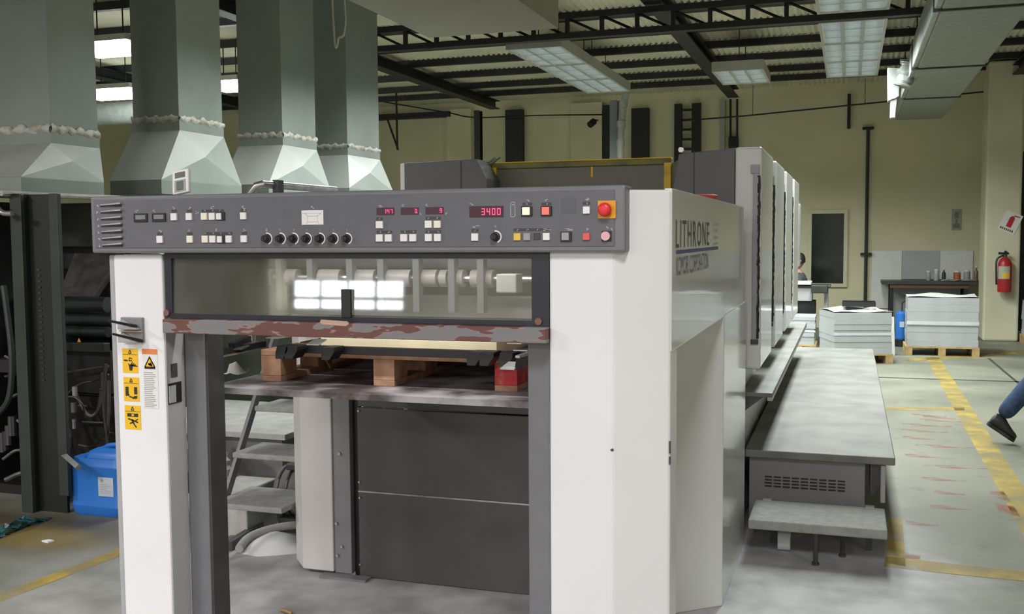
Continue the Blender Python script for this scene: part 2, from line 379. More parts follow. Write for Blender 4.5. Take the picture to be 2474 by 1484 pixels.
# roof: corrugated sheet on purlins
rb = B(); pitch = .076; nx = int((XR-XL)/(pitch/2)); y0r, y1r = -20.1, YF+.1
for i in range(nx+1):
    x = XL+i*pitch/2; z = 4.12+(.032 if i % 2 else 0); rb.v += [(x, y0r, z), (x, y1r, z)]
for i in range(nx): rb.f.append((2*i, 2*i+1, 2*i+3, 2*i+2))
roof = struct(rb.obj('ceiling', ROOF)); roof['label'] = 'pale corrugated roof sheeting above black purlins'
b0 = None
for i, y in enumerate([13.98, 13.02, 11.87, 10.74]+[9.6-1.12*k for k in range(26)]):
    bx('purlin', BLKSTL, roof, XL, XR, y-.04, y+.04, 4.035, 4.12)
for x in (-.28, -4.5, 3.9, -8.6):
    B().box(x-.09, x+.09, -20, 14.6, 3.885, 3.9).box(x-.012, x+.012, -20, 14.6, 3.9, 4.02).box(x-.09, x+.09, -20, 14.6, 4.02, 4.034).obj('rafter', BLKSTL, roof)
def lattice(y, z0, z1, xa, xb):
    t = thing('lattice_girder', 'black lattice girder with diagonal webs hung below the roof', 'girder', ((xa+xb)/2, y, z0), 'lattice girders')
    bx('bottom_chord', BLKSTL, t, xa, xb, y-.05, y+.05, z0, z0+.06)
    bx('top_chord', BLKSTL, t, xa, xb, y-.05, y+.05, z1-.06, z1)
    n = int((xb-xa)/.36); d = (xb-xa)/n
    for k in range(n):
        x = xa+k*d
        bx('web_post', BLKSTL, t, x-.02, x+.02, y-.02, y+.02, z0+.06, z1-.06)
        B().tube([(x+.02, y, z1-.06), (x+d*.85, y, z0+.06)], .014, 5).obj('web_diagonal', BLKSTL, t)
    return t
lattice(7.28, 3.60, 3.86, -4.4, 6.4)
# sprinkler pipe and wire along the far wall
def sprinkle():
    a, m_, e = P(1650, 292, y=14.95), P(1800, 280, y=14.95), P(2474, 212, y=14.95)
    t = thing('sprinkler_pipe', 'thin dark pipe running along the far cream wall below the roof', 'pipe', tuple(m_))
    B().tube([a, m_, e], .014, 6).obj('pipe', BLKSTL, t)
    for f in (.03, .45, .9):
        q = m_.lerp(e, f); B().tube([q, (q.x, q.y, 4.14)], .005, 5).obj('hanger_rod', BLKSTL, t)
sprinkle()
o = B().tube(spline([P(920, 245, y=14.6), P(1080, 272, y=14.6), P(1150, 284, y=14.6), P(1300, 279, y=14.8), P(1462, 277, y=15.1)], 5), .012, 5).obj('overhead_cable', BLKSTL)
tag(o, 'thin black cable strung across the far wall', 'cable')

# ------------------------------------------------------------------ ceiling lights
def module(x0, x1, y0, y1, z):
    t = thing('ceiling_light', 'louvred fluorescent ceiling light', 'light', ((x0+x1)/2, (y0+y1)/2, z))
    w = x1-x0
    B().box(x0-.03, x1+.03, y0, y1, z+.10, z+.12).box(x0-.03, x0, y0, y1, z, z+.10).box(x1, x1+.03, y0, y1, z, z+.10).box(x0, x1, y0, y0+.015, z, z+.1).box(x0, x1, y1-.015, y1, z, z+.1).obj('housing', LAMPB, t)
    lv = B()
    for k in (1, 2): lv.box(x0+w*k/3-.02, x0+w*k/3+.02, y0+.02, y1-.02, z, z+.05)
    for k in range(1, 18): lv.box(x0+.004, x1-.004, y0+(y1-y0)*k/18-.004, y0+(y1-y0)*k/18+.004, z+.008, z+.045)
    for k in (1/3, 2/3): lv.box(x0+.003, x1-.003, y0+(y1-y0)*k-.012, y0+(y1-y0)*k+.012, z-.002, z+.03)
    lv.obj('louvre', LOUV, t)
    for k in (1/6, .5, 5/6): B().tube([(x0+w*k, y0+.05, z+.075), (x0+w*k, y1-.05, z+.075)], .013, 8).obj('tube', TUBE, t)
    for yy in (y0+.2, y1-.2): B().tube([((x0+x1)/2, yy, z+.12), ((x0+x1)/2, yy, 4.14)], .006, 5).obj('hanger', BLKSTL, t)
    return t
proto = module(-1.91, -1.35, 7.62, 8.81, 3.6)
def place_mod(x, y, label, group):
    c = copy_tree(proto); c.location = (x, y, 3.6); c['label'] = label; c['group'] = group; return c
GL, GR = 'lights of the row beside the cream duct', 'lights of the row beside the foil wrapped duct'
LL = ['louvred ceiling light touching the lattice girder, in the run toward the grey pipe', 'louvred ceiling light in the middle of the run toward the grey pipe', 'louvred ceiling light at the grey pipe end of its run']
proto['label'] = LL[0]; proto['group'] = GL
for k in (1, 2): place_mod(-1.63, 8.215+1.2*k, LL[k], GL)
for k in range(3): place_mod(1.6, 7.95+1.2*k, ['louvred ceiling light touching the lattice girder beside the foil duct', 'louvred ceiling light in the middle of the run beside the foil duct', 'louvred ceiling light at the far wall end of the run beside the foil duct'][k], GR)
for k in (2,): place_mod(-1.63, 3.65+1.2*k, 'louvred fluorescent ceiling light above the cream box duct', 'lights above the cream duct')
for k in (2,): place_mod(1.6, 3.95+1.2*k, 'louvred ceiling light across the lattice girder from the foil duct run', 'lights before the girder')
c = place_mod(.27, 10.5, 'single louvred fluorescent ceiling light hung between the two runs', 'single light')
del c['group']
FRONT = [(x, y) for x in (-5.0, -1.63, 1.6) for y in (-14, -8, -2.6)]  # unseen lamps; the leftmost row is added to light the hoods
for x, y in FRONT+[(5.0, -2.6)]: place_mod(x, y, 'unseen louvred fluorescent ceiling light over the front half of the hall', 'lights over the front half of the hall')  # the lone rightmost lamp is added to light the press side
def area(x, y, sx, sy, p, z=3.57, name='lamp_light', c=(.95, 1, .97), spread=140):
    l = bpy.data.lights.new(name, 'AREA'); l.shape = 'RECTANGLE'; l.size = sx; l.size_y = sy; l.energy = p; l.color = c; l.spread = math.radians(spread)
    o = bpy.data.objects.new(name, l); col.objects.link(o); o.location = (x, y, z); return o
area(-1.63, 9.4, .5, 3.4, LAMP_W*1.8, spread=158); area(1.6, 9.2, .5, 3.4, LAMP_W*1.8, spread=158); area(.27, 10.5, .5, 1.1, LAMP_W*.6, spread=150)
area(-1.63, 4.85, .5, 3.4, LAMP_W); area(1.6, 5.15, .5, 3.4, LAMP_W)
area(5.0, -2.6, .5, 1.1, LAMP_W*.5, spread=170)
for x, y in FRONT: area(x, y, .5, 1.1, LAMP_W*(1.7 if (y > -5 and x < -4) else .8 if y > -5 else 1.5 if y > -10 else 3.6), spread=175, c=(1, .955, 1))
# bright lamps seen between the hoods on the left
for (u0, v0, u1, v1, lab) in ((222, 108, 313, 136, 'bare white lit strip lamp glowing between the first two hoods'), (232, 222, 318, 238, 'lit strip lamp hanging lower between the first two hoods'), (534, 200, 578, 222, 'lit strip lamp glowing between the second and third hoods')):
    c0 = P((u0+u1)/2, (v0+v1)/2, z=3.55); a = P(u0, v0, y=c0.y); e = P(u1, v1, y=c0.y)
    t = thing('strip_lamp', lab, 'lamp', (c0.x, c0.y, 3.5))
    wd = abs(e.x-a.x)/2*1.15
    B().box(c0.x-wd-.05, c0.x+wd+.05, c0.y-.16, c0.y+.16, 3.62, 3.68).obj('housing', LAMPB, t)
    B().box(c0.x-wd, c0.x+wd, c0.y-.14, c0.y+.14, 3.5, 3.62).obj('diffuser', LAMPON, t, .03)
    B().tube([(c0.x-wd*.6, c0.y, 3.68), (c0.x-wd*.6, c0.y, 4.14)], .008, 5).tube([(c0.x+wd*.6, c0.y, 3.68), (c0.x+wd*.6, c0.y, 4.14)], .008, 5).obj('hanger', BLKSTL, t)
    area(c0.x, c0.y, wd*2, .28, LAMP_W*.45, 3.48)

# ------------------------------------------------------------------ overhead ducts
t = thing('box_duct', 'cream painted box duct hanging under the roof', 'duct', (-.93, .5, 3.1))
B().box(-1.435, -.422, -3.2, 4.31, 3.1, 3.55).obj('casing', CREAM, t)
for y in (1.0, 2.6, 4.0):
    B().tube([(-1.3, y, 3.55), (-1.3, y, 4.1)], .01, 5).tube([(-.55, y, 3.55), (-.55, y, 4.1)], .01, 5).obj('hanger_rod', BLKSTL, t)
# foil insulated duct on the right
t = thing('insulated_duct', 'foil insulated duct with grey cladding running to the far wall', 'duct', (2.56, 9, 3.3))
for i, (ya, yb) in enumerate(((3.2, 5.6), (5.62, 8.5), (8.52, 11.0), (11.02, 13.6))):
    B().box(2.24, 2.88, ya, yb, 3.3, 3.59).obj('duct_section', FOILD, t, .015)
    B().box(2.19, 2.24, ya, yb, 3.305, 3.59).obj('lit_side', FOIL, t, .01)  # paler slab paints the lit left face of the duct
for y in (5.61, 8.51, 11.01): B().box(2.18, 2.89, y-.015, y+.015, 3.285, 3.595).obj('joint_band', DARK, t)
for y in (4.5, 9.8, 12.5): B().tube([(2.3, y, 3.59), (2.3, y, 4.13)], .008, 5).tube([(2.8, y, 3.59), (2.8, y, 4.13)], .008, 5).obj('hanger_rod', BLKSTL, t)
# crumpled foil branch hanging at its side
yb_ = 9.3
pa = [Vector((2.2, yb_, 3.45))]+[P(u, v, y=yb_) for u, v in ((2200, 150), (2188, 185), (2180, 210))]
br = B(); sp = spline(pa, 5); br.tube(sp, [.10+.022*math.sin(k*2.3)+.012*math.sin(k*5.1) for k in range(len(sp))], 14)
br.obj('foil_elbow', FOIL, t, smooth=True)
a, e = P(2144, 165, y=yb_), P(2172, 238, y=yb_)
B().prism([(a.x, a.z), (a.x+.13, a.z-.01), (e.x, e.z+.02), (e.x-.03, e.z), (a.x+.01, e.z-.03)], yb_-.05, yb_+.12, 'y').obj('foil_flange', FOIL, t, .008)
a, e = P(2151, 240, y=yb_), P(2167, 285, y=yb_)
B().prism([(a.x, a.z+.02), (e.x, a.z+.02), (e.x-.02, e.z), (a.x-.0, e.z)], yb_-.03, yb_+.06, 'y').obj('spout', PVC, t, .006)

# steel columns, pipes and black cable risers on the far wall
def riser(u0, u1, v0, y, m, name, label, cat, dep=.12, z0=0., group=None):
    a, e = P(u0, v0, y=y), P(u1, v0, y=y)
    o = bx(name, m, None, a.x, e.x, y, y+dep, z0, min(3.94, max(a.z, e.z)), .006); return tag(o, label, cat, group)
def icolumn(u0, u1, y, m, label):
    a, e = P(u0, 300, y=y).x, P(u1, 300, y=y).x
    t = thing('steel_column', label, 'column', ((a+e)/2, y+.07, 0))
    B().box(a, e, y, y+.012, .02, 3.72).box(a, e, y+.128, y+.14, .02, 3.72).box((a+e)/2-.006, (a+e)/2+.006, y+.012, y+.128, .02, 3.72).obj('shaft', m, t)
    bx('base_plate', m, t, a-.08, e+.08, y-.06, y+.2, 0, .02)
    return t
icolumn(1145, 1159, 13.35, BLKSTL, 'slim black steel column before the cream wall')
icolumn(1473, 1491, 12.9, BLUEG, 'blue grey steel column beside the jointed grey pipe')
for (u0, u1, v0, lab) in ((1220, 1262, 252, 'wide black cable riser on the wall left of the blue grey column'), (1525, 1567, 262, 'wide black cable riser on the wall right of the jointed pipe'), (1456, 1472, 235, 'narrow black riser directly behind the blue grey column')):
    riser(u0, u1, v0, YF-.14, BLKSTL, 'cable_riser', lab, 'riser')
# cable ladder
t = thing('cable_ladder', 'black vertical cable ladder with rungs above the grey press cover', 'ladder', (P(1660, 300, y=YF-.15).x, YF-.1, 0))
for u0, u1 in ((1629, 1646), (1671, 1692)): bx('rail', BLKSTL, t, P(u0, 300, y=YF-.15).x, P(u1, 300, y=YF-.15).x, YF-.15, YF-.03, 0, 3.9)
for k in range(22): bx('rung', BLKSTL, t, P(1646, 300, y=YF-.12).x, P(1671, 300, y=YF-.12).x, YF-.12, YF-.09, .2+k*.17, .24+k*.17)
riser(1740, 1752, 235, YF-.12, PVC, 'conduit', 'grey wall conduit beside a black junction box', 'conduit')
riser(1760, 1783, 330, YF-.16, BLKSTL, 'junction_box', 'black junction box high on the far wall', 'box', .14, P(1770, 360, y=YF).z)
tag(B().tube([P(1765, 240, y=YF-.1), P(1765, 330, y=YF-.1)], .02, 6).obj('conduit', BLKSTL), 'thin black conduit feeding the junction box', 'conduit')
tag(B().tube([P(1781, 240, y=YF-.1), P(1781, 330, y=YF-.1)], .02, 6).obj('conduit', BLKSTL), 'second thin black conduit above the junction box', 'conduit')
riser(2048, 2056, 215, YF-.1, BLKSTL, 'roof_strut', 'short black strut hanging from the roof at the far wall', 'strut', .06, P(2052, 312, y=YF).z)
# pipe on the right part of the far wall
px_ = P(2096, 400, y=YF-.06).x
t = thing('wall_pipe', 'dark green vertical wall pipe with clamps', 'pipe', (px_, YF-.06, 0))
B().tube([(px_, YF-.06, .0), (px_, YF-.06, P(2096, 312, y=YF).z)], .028, 8).obj('pipe', GRNMID, t, smooth=True)
for v in (310, 614):
    z = P(2096, v, y=YF-.06).z; bx('clamp', GRNDARK, t, px_-.09, px_+.09, YF-.09, YF, z-.02, z+.02)
# jointed PVC pipe
pc = [P(1512, 228, y=12.8), P(1506, 250, y=12.8), P(1501, 300, y=12.8), P(1499, 345, y=12.8)]; pc.append(Vector((pc[-1].x, 12.8, 0)))
t = thing('drain_pipe', 'pale grey jointed drain pipe beside the blue grey column', 'pipe', (pc[-1].x, 12.8, 0))
B().tube(pc, .055, 12).obj('pipe', PVC, t, smooth=True)
for k in (1, 2, 3): B().tube([pc[k]+Vector((0, 0, .05)), pc[k]-Vector((0, 0, .05))], .068, 12).obj('coupling', PVC, t, smooth=True)
# security camera
pc = P(1437, 290, y=14.9)
t = thing('security_camera', 'small dark security camera on the far wall', 'camera', tuple(pc))
B().tube([pc+Vector((0, -.06, -.03)), pc+Vector((-.05, -.16, -.1))], .06, 12).obj('body', BLKSTL, t)
B().tube([pc+Vector((-.02, -.06, -.02)), pc+Vector((-.02, .4, .04))], .018, 6).obj('arm', BLKSTL, t)
# roof bracket on the left
b_ = B().tube([P(935, 285, y=13.6), P(962, 362, y=13.6)], .018, 6).tube([P(957, 205, y=13.6), P(960, 362, y=13.6)], .018, 6)
tag(b_.obj('roof_bracket', BLKSTL), 'thin black knee bracket hanging from the roof by the fourth hood', 'bracket')
struct(bx('trim_3', BLKSTL, None, -9.0, P(1085, 275, y=YF-.2).x, YF-.2, YF, P(1000, 285, y=YF-.2).z, 3.96))

# ================================================================== the delivery of the press
DEL = thing('delivery_unit', 'white and grey delivery end of the printing press with long control panel', 'printing press', (.1, .6, 0))
ZT = 1.735
# right tower with its chamfered corner
cx1 = P(1480, 900, y=.03).x
B().prism([(.747, .03), (cx1, .03), (1.10, .117), (1.10, .24), (.747, .24)], 0, ZT).obj('side_tower', WHITE, DEL, .008)
for (u, v, w_, h_) in ((1479, 1087, .006, .005), ):
    c = P(u, v, y=.03); B().add([(c.x-w_, .0285, c.z), (c.x, .0285, c.z-h_), (c.x+w_, .0285, c.z-h_*.2), (c.x+w_*.3, .0285, c.z+h_)], [(0, 1, 2, 3)]).obj('paint_chip', DARK, DEL)
for v0_, v1_ in ((1063, 1092), (1100, 1118)):
    a, e = P(1621, v0_, x=1.0985), P(1621, v1_, x=1.0985); B().box(1.0965, 1.1012, .112, .120, e.z, a.z).obj('paint_chip', DARK, DEL)
# upper side panel, recess and angled lower cover
up = B().prism([(.12, 1.25), (2.28, 1.25), (2.28, ZT+.005), (.12, ZT+.005)], 1.078, 1.102, 'x').obj('side_panel', WHITE_G, DEL, .004)
B().prism([(.90, .25), (.925, .25), (.925, 1.30), (1.105, 1.45), (1.105, 2.41), (1.06, 2.41), (1.06, 1.48), (.90, 1.33)], 0, 1.262).obj('lower_cover', WHITE_G, DEL, .004)
# lettering on the side panel
xs = 1.1035
def side_text(txt, u0, u1, vt0, vb0, m, thin=1.):
    a, b_ = P(u0, vt0, x=xs), P(u0, vb0, x=xs); e = P(u1, vt0, x=xs)
    vs, fs = text_verts(txt, thin)
    bld = B().add([(xs, a.y+(e.y-a.y)*p[0], b_.z+(a.z-b_.z)*p[1]) for p in vs], fs)
    o = bld.obj('lettering', m, up); return o
LET = mat('lettering_grey', (.10, .10, .13), .5)
LETB = mat('lettering_outline', (.17, .17, .19), .5)
side_text('LITHRONE', 1634, 1714, 530, 600, LET, 1.25)
for v in (540, 556, 573, 588):
    a, e = P(1722, v, x=xs), P(1734, v, x=xs); B().box(xs-.001, xs+.0004, a.y, e.y, a.z-.006, a.z+.003).obj('worn_print', mat('lettering_faint', (.50, .50, .52), .5), up)
a, e = P(1634, 608, x=xs), P(1735, 603, x=xs)
B().box(xs-.001, xs+.0005, a.y, e.y, a.z-.008, a.z+.004).obj('blue_rule', mat('rule_blue', (.10, .11, .26), .5), up)
side_text('KOMORI CORPORATION', 1635, 1712, 620, 668, LETB)
# left tower
B().box(-.838, -.637, .03, .127, 0, 1.545).obj('side_tower', WHITE, DEL, .006)
B().box(-.862, -.839, .035, .30, 0, 1.545).obj('tower_edge', GREYL, DEL, .006)
B().box(-.838, -.632, .128, .132, 0, 1.50).obj('tower_back', GREYL, DEL)
inner = B().box(-.6365, -.633, .034, .128, 0, 1.30).obj('tower_lining', GREYL, DEL)
a, e = P(412, 880, x=-.633), P(428, 910, x=-.633)
B().box(-.633, -.631, a.y, e.y, e.z, a.z).obj('latch_recess', DARK, DEL)
a, e = P(406, 928, x=-.632), P(438, 970, x=-.632)
B().box(-.633, -.629, a.y, e.y, e.z, a.z).obj('switch_plate', BLACK, DEL)
B().box(-.629, -.626, a.y, a.y+(e.y-a.y)*.5, e.z+.004, a.z-.008).obj('switch_label', BTN_GR, DEL)
# inner grey guide posts
for (x0, x1, y0, y1) in ((-.632, -.549, .133, .235), (.656, .746, .10, .235)):
    B().box(x0, x1, y0, y1, 0, 1.277).obj('guide_post', GREY, DEL, .004)
B().box(-.5485, -.540, .140, .235, 0, 1.277).obj('post_side', DARK, DEL)  # dark inner side of the left post, laid on as a thin slab
# top cover, left cover and far wall of the upper body
B().box(-.86, 1.077, .11, 2.28, 1.715, ZT).obj('top_cover', GREYL, DEL)
B().box(-.86, -.84, .31, 2.28, 1.25, 1.714).obj('side_panel', WHITE_G, DEL)
B().box(-.838, 1.076, 2.0, 2.02, 1.25, 1.714).obj('end_plate', DARK, DEL)
# cross bar with peeling paint
B().box(-.62, .7455, .0, .095, 1.278, 1.326).obj('cross_bar', RUST, DEL, .003)
# window: frame, pane, bolts
y0 = .035
fb = B().box(-.63, .7455, y0, y0+.025, 1.327, 1.343).box(-.63, .7455, y0, y0+.025, 1.532, 1.56).box(-.63, -.603, y0, y0+.025, 1.343, 1.532).box(.69, .7455, y0, y0+.025, 1.343, 1.532)
fw = fb.obj('window_frame', NAVY, DEL)
B().hexa(((-.603, y0+.004, 1.343), (.69, y0+.004, 1.343), (.69, y0+.007, 1.343), (-.603, y0+.007, 1.343)), ((-.603, y0+.0113, 1.532), (.69, y0+.0113, 1.532), (.69, y0+.0143, 1.532), (-.603, y0+.0143, 1.532))).obj('window_pane', PANE, DEL)
for u, v in ((403, 756), (1301, 777)):
    c = P(u, v, y=y0-.003); B().disc(c, (0, 1, 0), .011, .008, 16).obj('bolt_cap', mat('brown_cap', (.20, .085, .07), .5), DEL)
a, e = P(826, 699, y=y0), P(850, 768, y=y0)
B().box(a.x, e.x, y0-.008, y0+.004, e.z, a.z).obj('dark_bar', BLACK, DEL, .002)  # dark upright bar set over the pane
a, e = P(782, 771, y=y0-.01), P(852, 784, y=y0-.01)
B().prism([(a.x, e.z+.006), (a.x+.01, e.z), (e.x-.012, e.z-.004), (e.x, e.z+.003), (e.x-.008, a.z-.004), (a.x+.004, a.z)], y0-.036, y0-.028, 'y').obj('tape_strip', TAN, DEL)
# suction rollers seen through the pane
zr = P(950, 672, y=.5).z
B().tube([(-.80, .5, zr), (1.0, .5, zr)], .012, 10).obj('roller_shaft', STEEL, DEL)
PINKST = mat('rubber_roller', (.42, .37, .36), .4, var=.12, scale=12)
for k, u in enumerate((585, 650, 705, 800, 880, 965, 1040, 1075, 1110, 1150, 1185)):
    c = P(u, 672, y=.5); L = (.03, .022, .03, .045, .05, .05, .03, .014, .02, .014, .014)[k]
    B().tube([(c.x-L, .5, zr), (c.x+L, .5, zr)], .032, 16).obj('suction_roller', PINKST, DEL, smooth=True)
for u in (545, 615, 680, 755, 850, 925, 1010, 1095, 1165):
    c = P(u, 700, y=.47); B().box(c.x-.012, c.x+.012, .45, .49, zr-.12, zr+.07).obj('roller_arm', GREY2, DEL)
a, e = P(1203, 662, y=.35), P(1252, 708, y=.35)
B().box(a.x, e.x, .33, .40, e.z, a.z).obj('sensor_block', OFFW, DEL, .004)
B().box(-.60, .70, .62, .66, 1.30, 1.38).obj('inner_beam', GREYL, DEL)
B().tube([(-.78, .72, 1.52), (1.0, .72, 1.52)], .05, 14).obj('inner_beam', GREY2, DEL, smooth=True)
# lamp added under the top cover to brighten the pile and rollers
B().box(-.55, .62, .17, .25, 1.690, 1.7145).obj('lamp_housing', LAMPB, DEL, .003)
B().box(-.53, .60, .18, .24, 1.684, 1.690).obj('added_lamp_diffuser', mat('added_lamp_glow', (.9, .92, .9), .4, emit=(1, .98, .95), estr=2.5), DEL)
la = area(.035, .21, 1.1, .05, 4.2, 1.682, 'added_lamp_light', (1, .97, .93), 170); la.rotation_euler = (math.radians(22), 0, 0)
# elevator plate
B().box(-.66, .655, .29, 1.25, 1.028, 1.05).obj('elevator_plate', ELEV, DEL)
# chains that carry the plate
for x in (-.60, .62):
    B().box(x-.012, x+.012, 1.22, 1.245, 1.05, 1.70).obj('lift_chain', DARK, DEL)
# sheet guides above the pile
def blade(name, p, q, dz, th, m, edge=None):
    p, q = Vector(p), Vector(q); n = (q-p).cross(Vector((0, 0, 1))).normalized()*th; d = Vector((0, 0, dz))
    o = B().hexa((p-n, p+n, q+n, q-n), (p-n+d, p+n+d, q+n+d, q-n+d)).obj(name, m, DEL)
    if edge:
        n2 = n*1.6+Vector((0, 0, 0)); z2 = Vector((0, 0, .006))
        B().hexa((p-n2-z2, p+n2*2-z2, q+n2*2-z2, q-n2-z2), (p-n2, p+n2*2, q+n2*2, q-n2)).obj('guide_lip', edge, DEL)
    return o
blade('sheet_guide', P(482, 868, y=.20), P(640, 838, y=.62), .022, .006, BLACK, STEEL)
blade('sheet_guide', P(560, 842, y=.40), P(600, 824, y=.60), .02, .012, BLACK, STEEL)
rail = P(1000, 856, y=.455).z
B().box(-.40, .64, .44, .462, rail-.008, rail+.022).obj('front_rail', BLACK, DEL, .002)
for u in (690, 712, 800, 1150, 1180, 1225, 1300):
    c = P(u, 850, y=.40); B().prism([(c.x-.02, rail-.022), (c.x+.012, rail-.022), (c.x+.034, rail+.01), (c.x+.034, rail+.026), (c.x-.012, rail+.026), (c.x-.02, rail)], .36, .438, 'y').obj('rail_finger', BLACK, DEL, .002)
for (u0, v0, u1, v1) in ((642, 818, 705, 812), (740, 834, 778, 822), (1240, 848, 1272, 844), (1225, 831, 1270, 829)):
    a, e = P(u0, v0, y=.34), P(u1, v1, y=.40)
    B().hexa((a, a+Vector((.05, 0, 0)), e+Vector((.02, 0, 0)), e+Vector((-.03, 0, 0))), (a+Vector((0, 0, .004)), a+Vector((.05, 0, .004)), e+Vector((.02, 0, .004)), e+Vector((-.03, 0, .004)))).obj('guide_tab', STEEL, DEL)
a = P(1208, 893, y=.27); e = P(1245, 865, y=.27)
B().hexa((a, a+Vector((.05, 0, 0)), a+Vector((.066, .03, .02)), a+Vector((.02, .03, .02))), tuple(q+Vector((0, 0, .004)) for q in (a, a+Vector((.05, 0, 0)), a+Vector((.066, .03, .02)), a+Vector((.02, .03, .02))))).obj('stop_bracket', STEEL, DEL)
B().hexa((e, e+Vector((.015, 0, 0)), e+Vector((.06, .05, .012)), e+Vector((.035, .05, .012))), tuple(q+Vector((0, 0, .008)) for q in (e, e+Vector((.015, 0, 0)), e+Vector((.06, .05, .012)), e+Vector((.035, .05, .012))))).obj('stop_bracket', STEEL, DEL)
B().hexa((a+Vector((.05, .002, 0)), a+Vector((.075, .03, .0)), a+Vector((.09, .03, .03)), e+Vector((.0, .01, -.002))), tuple(q+Vector((0, .006, 0)) for q in (a+Vector((.05, .002, 0)), a+Vector((.075, .03, .0)), a+Vector((.09, .03, .03)), e+Vector((.0, .01, -.002))))).obj('stop_bracket', DARK, DEL)
# rear of the pile bay
B().prism([(-.853, 1.30), (-.69, 1.30), (-.69, 1.5), (-.96, 1.5), (-.96, 1.42)], .02, 1.25).obj('rear_column', OFFW, DEL, .006)
B().box(-.689, -.60, 1.31, 1.36, .015, 1.25).obj('rear_post', GREY2, DEL, .003)
B().box(-.599, -.566, 1.345, 1.37, 0, 1.25).obj('rear_slot', BLACK, DEL)
for z0, z1, yy in ((.004, .411, 1.322), (.415, .808, 1.322), (.812, 1.25, 1.33)):
    B().box(-.565, .90, yy, yy+.02, z0, z1).obj('rear_panel', DARKP, DEL, .003)
B().box(-.565, .90, 1.319, 1.3215, .4095, .4165).obj('panel_seam', STEEL, DEL)
for (u, v) in ((820, 1096), (813, 1265), (826, 1321), (815, 1342)):
    c = P(u, v, y=1.305); B().disc(c, (0, 1, 0), .007, .012, 10).obj('bolt', STEEL, DEL)
for (u, v) in ((868, 1165), (869, 1203), (870, 1364), (866, 993)):
    c = P(u, v, y=1.318); B().disc(c, (0, 1, 0), .005, .008, 10).obj('bolt', STEEL, DEL)
a, e = P(782, 1388, z=.004), P(893, 1400, z=.004)
B().box(a.x, e.x, 1.255, 1.315, 0, .012).obj('floor_plate', GREY2, DEL)
# bracket with two dark pins on the left tower
a, e = P(296, 766, y=.03), P(350, 828, y=.03)
hb = B().box(a.x, e.x, .018, .032, e.z, a.z).obj('pin_bracket', GREY2, DEL, .003)
mz = (a.z+e.z)/2
for zt in (a.z-.004, mz-.006):
    B().add([(a.x+.012, .016, zt-.002), (e.x-.004, .016, zt-.036), (a.x+.012, .016, zt-.036), (a.x+.012, -.012, zt-.012), (e.x-.004, .0, zt-.036), (a.x+.012, -.012, zt-.036)], [(0, 1, 2), (3, 5, 4), (0, 3, 4, 1), (1, 4, 5, 2), (2, 5, 3, 0)]).obj('bracket_fin', GREYL, DEL)
B().box(a.x, e.x, .010, .018, mz-.006, mz-.001).obj('bracket_strip', mat('brass_strip', (.45, .36, .2), .5), DEL)
for (p, q) in (((P(262, 775, y=-.07)), P(330, 789, y=.012)), (P(272, 807, y=-.07), P(345, 825, y=.012))):
    B().tube([p, q], [.004, .006], 8).obj('pin', BLACK, DEL)
# ------------------------------------------------------------------ warning stickers (flat print on the tower)
ys = .0285
def sq(u0, v0, u1, v1, y=ys):
    a, e = P(u0, v0, y=y), P(u1, v1, y=y); return a.x, e.x, min(a.z, e.z), max(a.z, e.z)
def sticker(u0, v0, u1, v1, m, name, kind, label):
    x0, x1, z0, z1 = sq(u0, v0, u1, v1)
    o = B().box(x0, x1, ys, ys+.0014, z0, z1).obj(name, m, DEL); o['label'] = label
    W, H = x1-x0, z1-z0; b_ = B()
    def R(a, b2, c, d): b_.box(x0+a*W, x0+c*W, ys-.0006, ys+.0002, z0+b2*H, z0+d*H)
    def poly(pts): b_.add([(x0+p[0]*W, ys-.0006, z0+p[1]*H) for p in pts], [tuple(range(len(pts)))])
    def line(p, q, t=.03):
        p, q = Vector(p), Vector(q); n = Vector((-(q-p).y, (q-p).x)).normalized()*t; poly([p-n, q-n, q+n, p+n])
    return o, b_, R, poly, line
def tri(poly, line, cx, cy, r, t=.02):
    pts = [(cx, cy+r), (cx-r, cy-r*.6), (cx+r, cy-r*.6)]
    for i in range(3): line(pts[i], pts[(i+1) % 3], t)
o, b_, R, poly, line = sticker(295, 842, 334, 902, YELLOW, 'warning_sticker', 'hand', 'yellow hand warning sticker')
R(.04, .745, .96, .76); tri(poly, line, .5, .86, .09); line((.1, .52), (.34, .5), .03); line((.42, .5), (.62, .5), .02); line((.45, .62), (.65, .58), .02); line((.42, .5), (.47, .64), .02)
poly([(.45, .1), (.62, .1), (.68, .3), (.5, .36), (.42, .28)])
for k in range(4): line((.52+.05*k, .3), (.66+.1*k, .46-.06*k), .025)
line((.46, .3), (.38, .38), .03); b_.obj('sticker_print', INK, o)
o, b_, R, poly, line = sticker(298, 911, 337, 971, YELLOW, 'warning_sticker', 'roll', 'yellow crush warning sticker')
R(.04, .745, .96, .76); tri(poly, line, .5, .86, .09); R(.12, .3, .32, .6); R(.68, .3, .88, .6); R(.12, .22, .36, .3); line((.36, .2), (.6, .16), .03); poly([(.55, .1), (.85, .12), (.88, .24), (.66, .22)])
b_.obj('sticker_print', INK, o)
o, b_, R, poly, line = sticker(301, 979, 341, 1039, YELLOW, 'warning_sticker', 'fall', 'yellow overhead load warning sticker')
R(.04, .745, .96, .76); tri(poly, line, .5, .86, .09); R(.16, .53, .42, .67); R(.58, .53, .84, .67); line((.42, .655), (.58, .655), .012); line((.42, .545), (.58, .545), .012)
line((.2, .44), (.5, .38), .03); line((.5, .38), (.82, .3), .03); line((.45, .42), (.58, .22), .045); line((.58, .22), (.72, .08), .03); line((.5, .3), (.3, .24), .03); line((.66, .36), (.82, .44), .025)
b_.obj('sticker_print', INK, o)
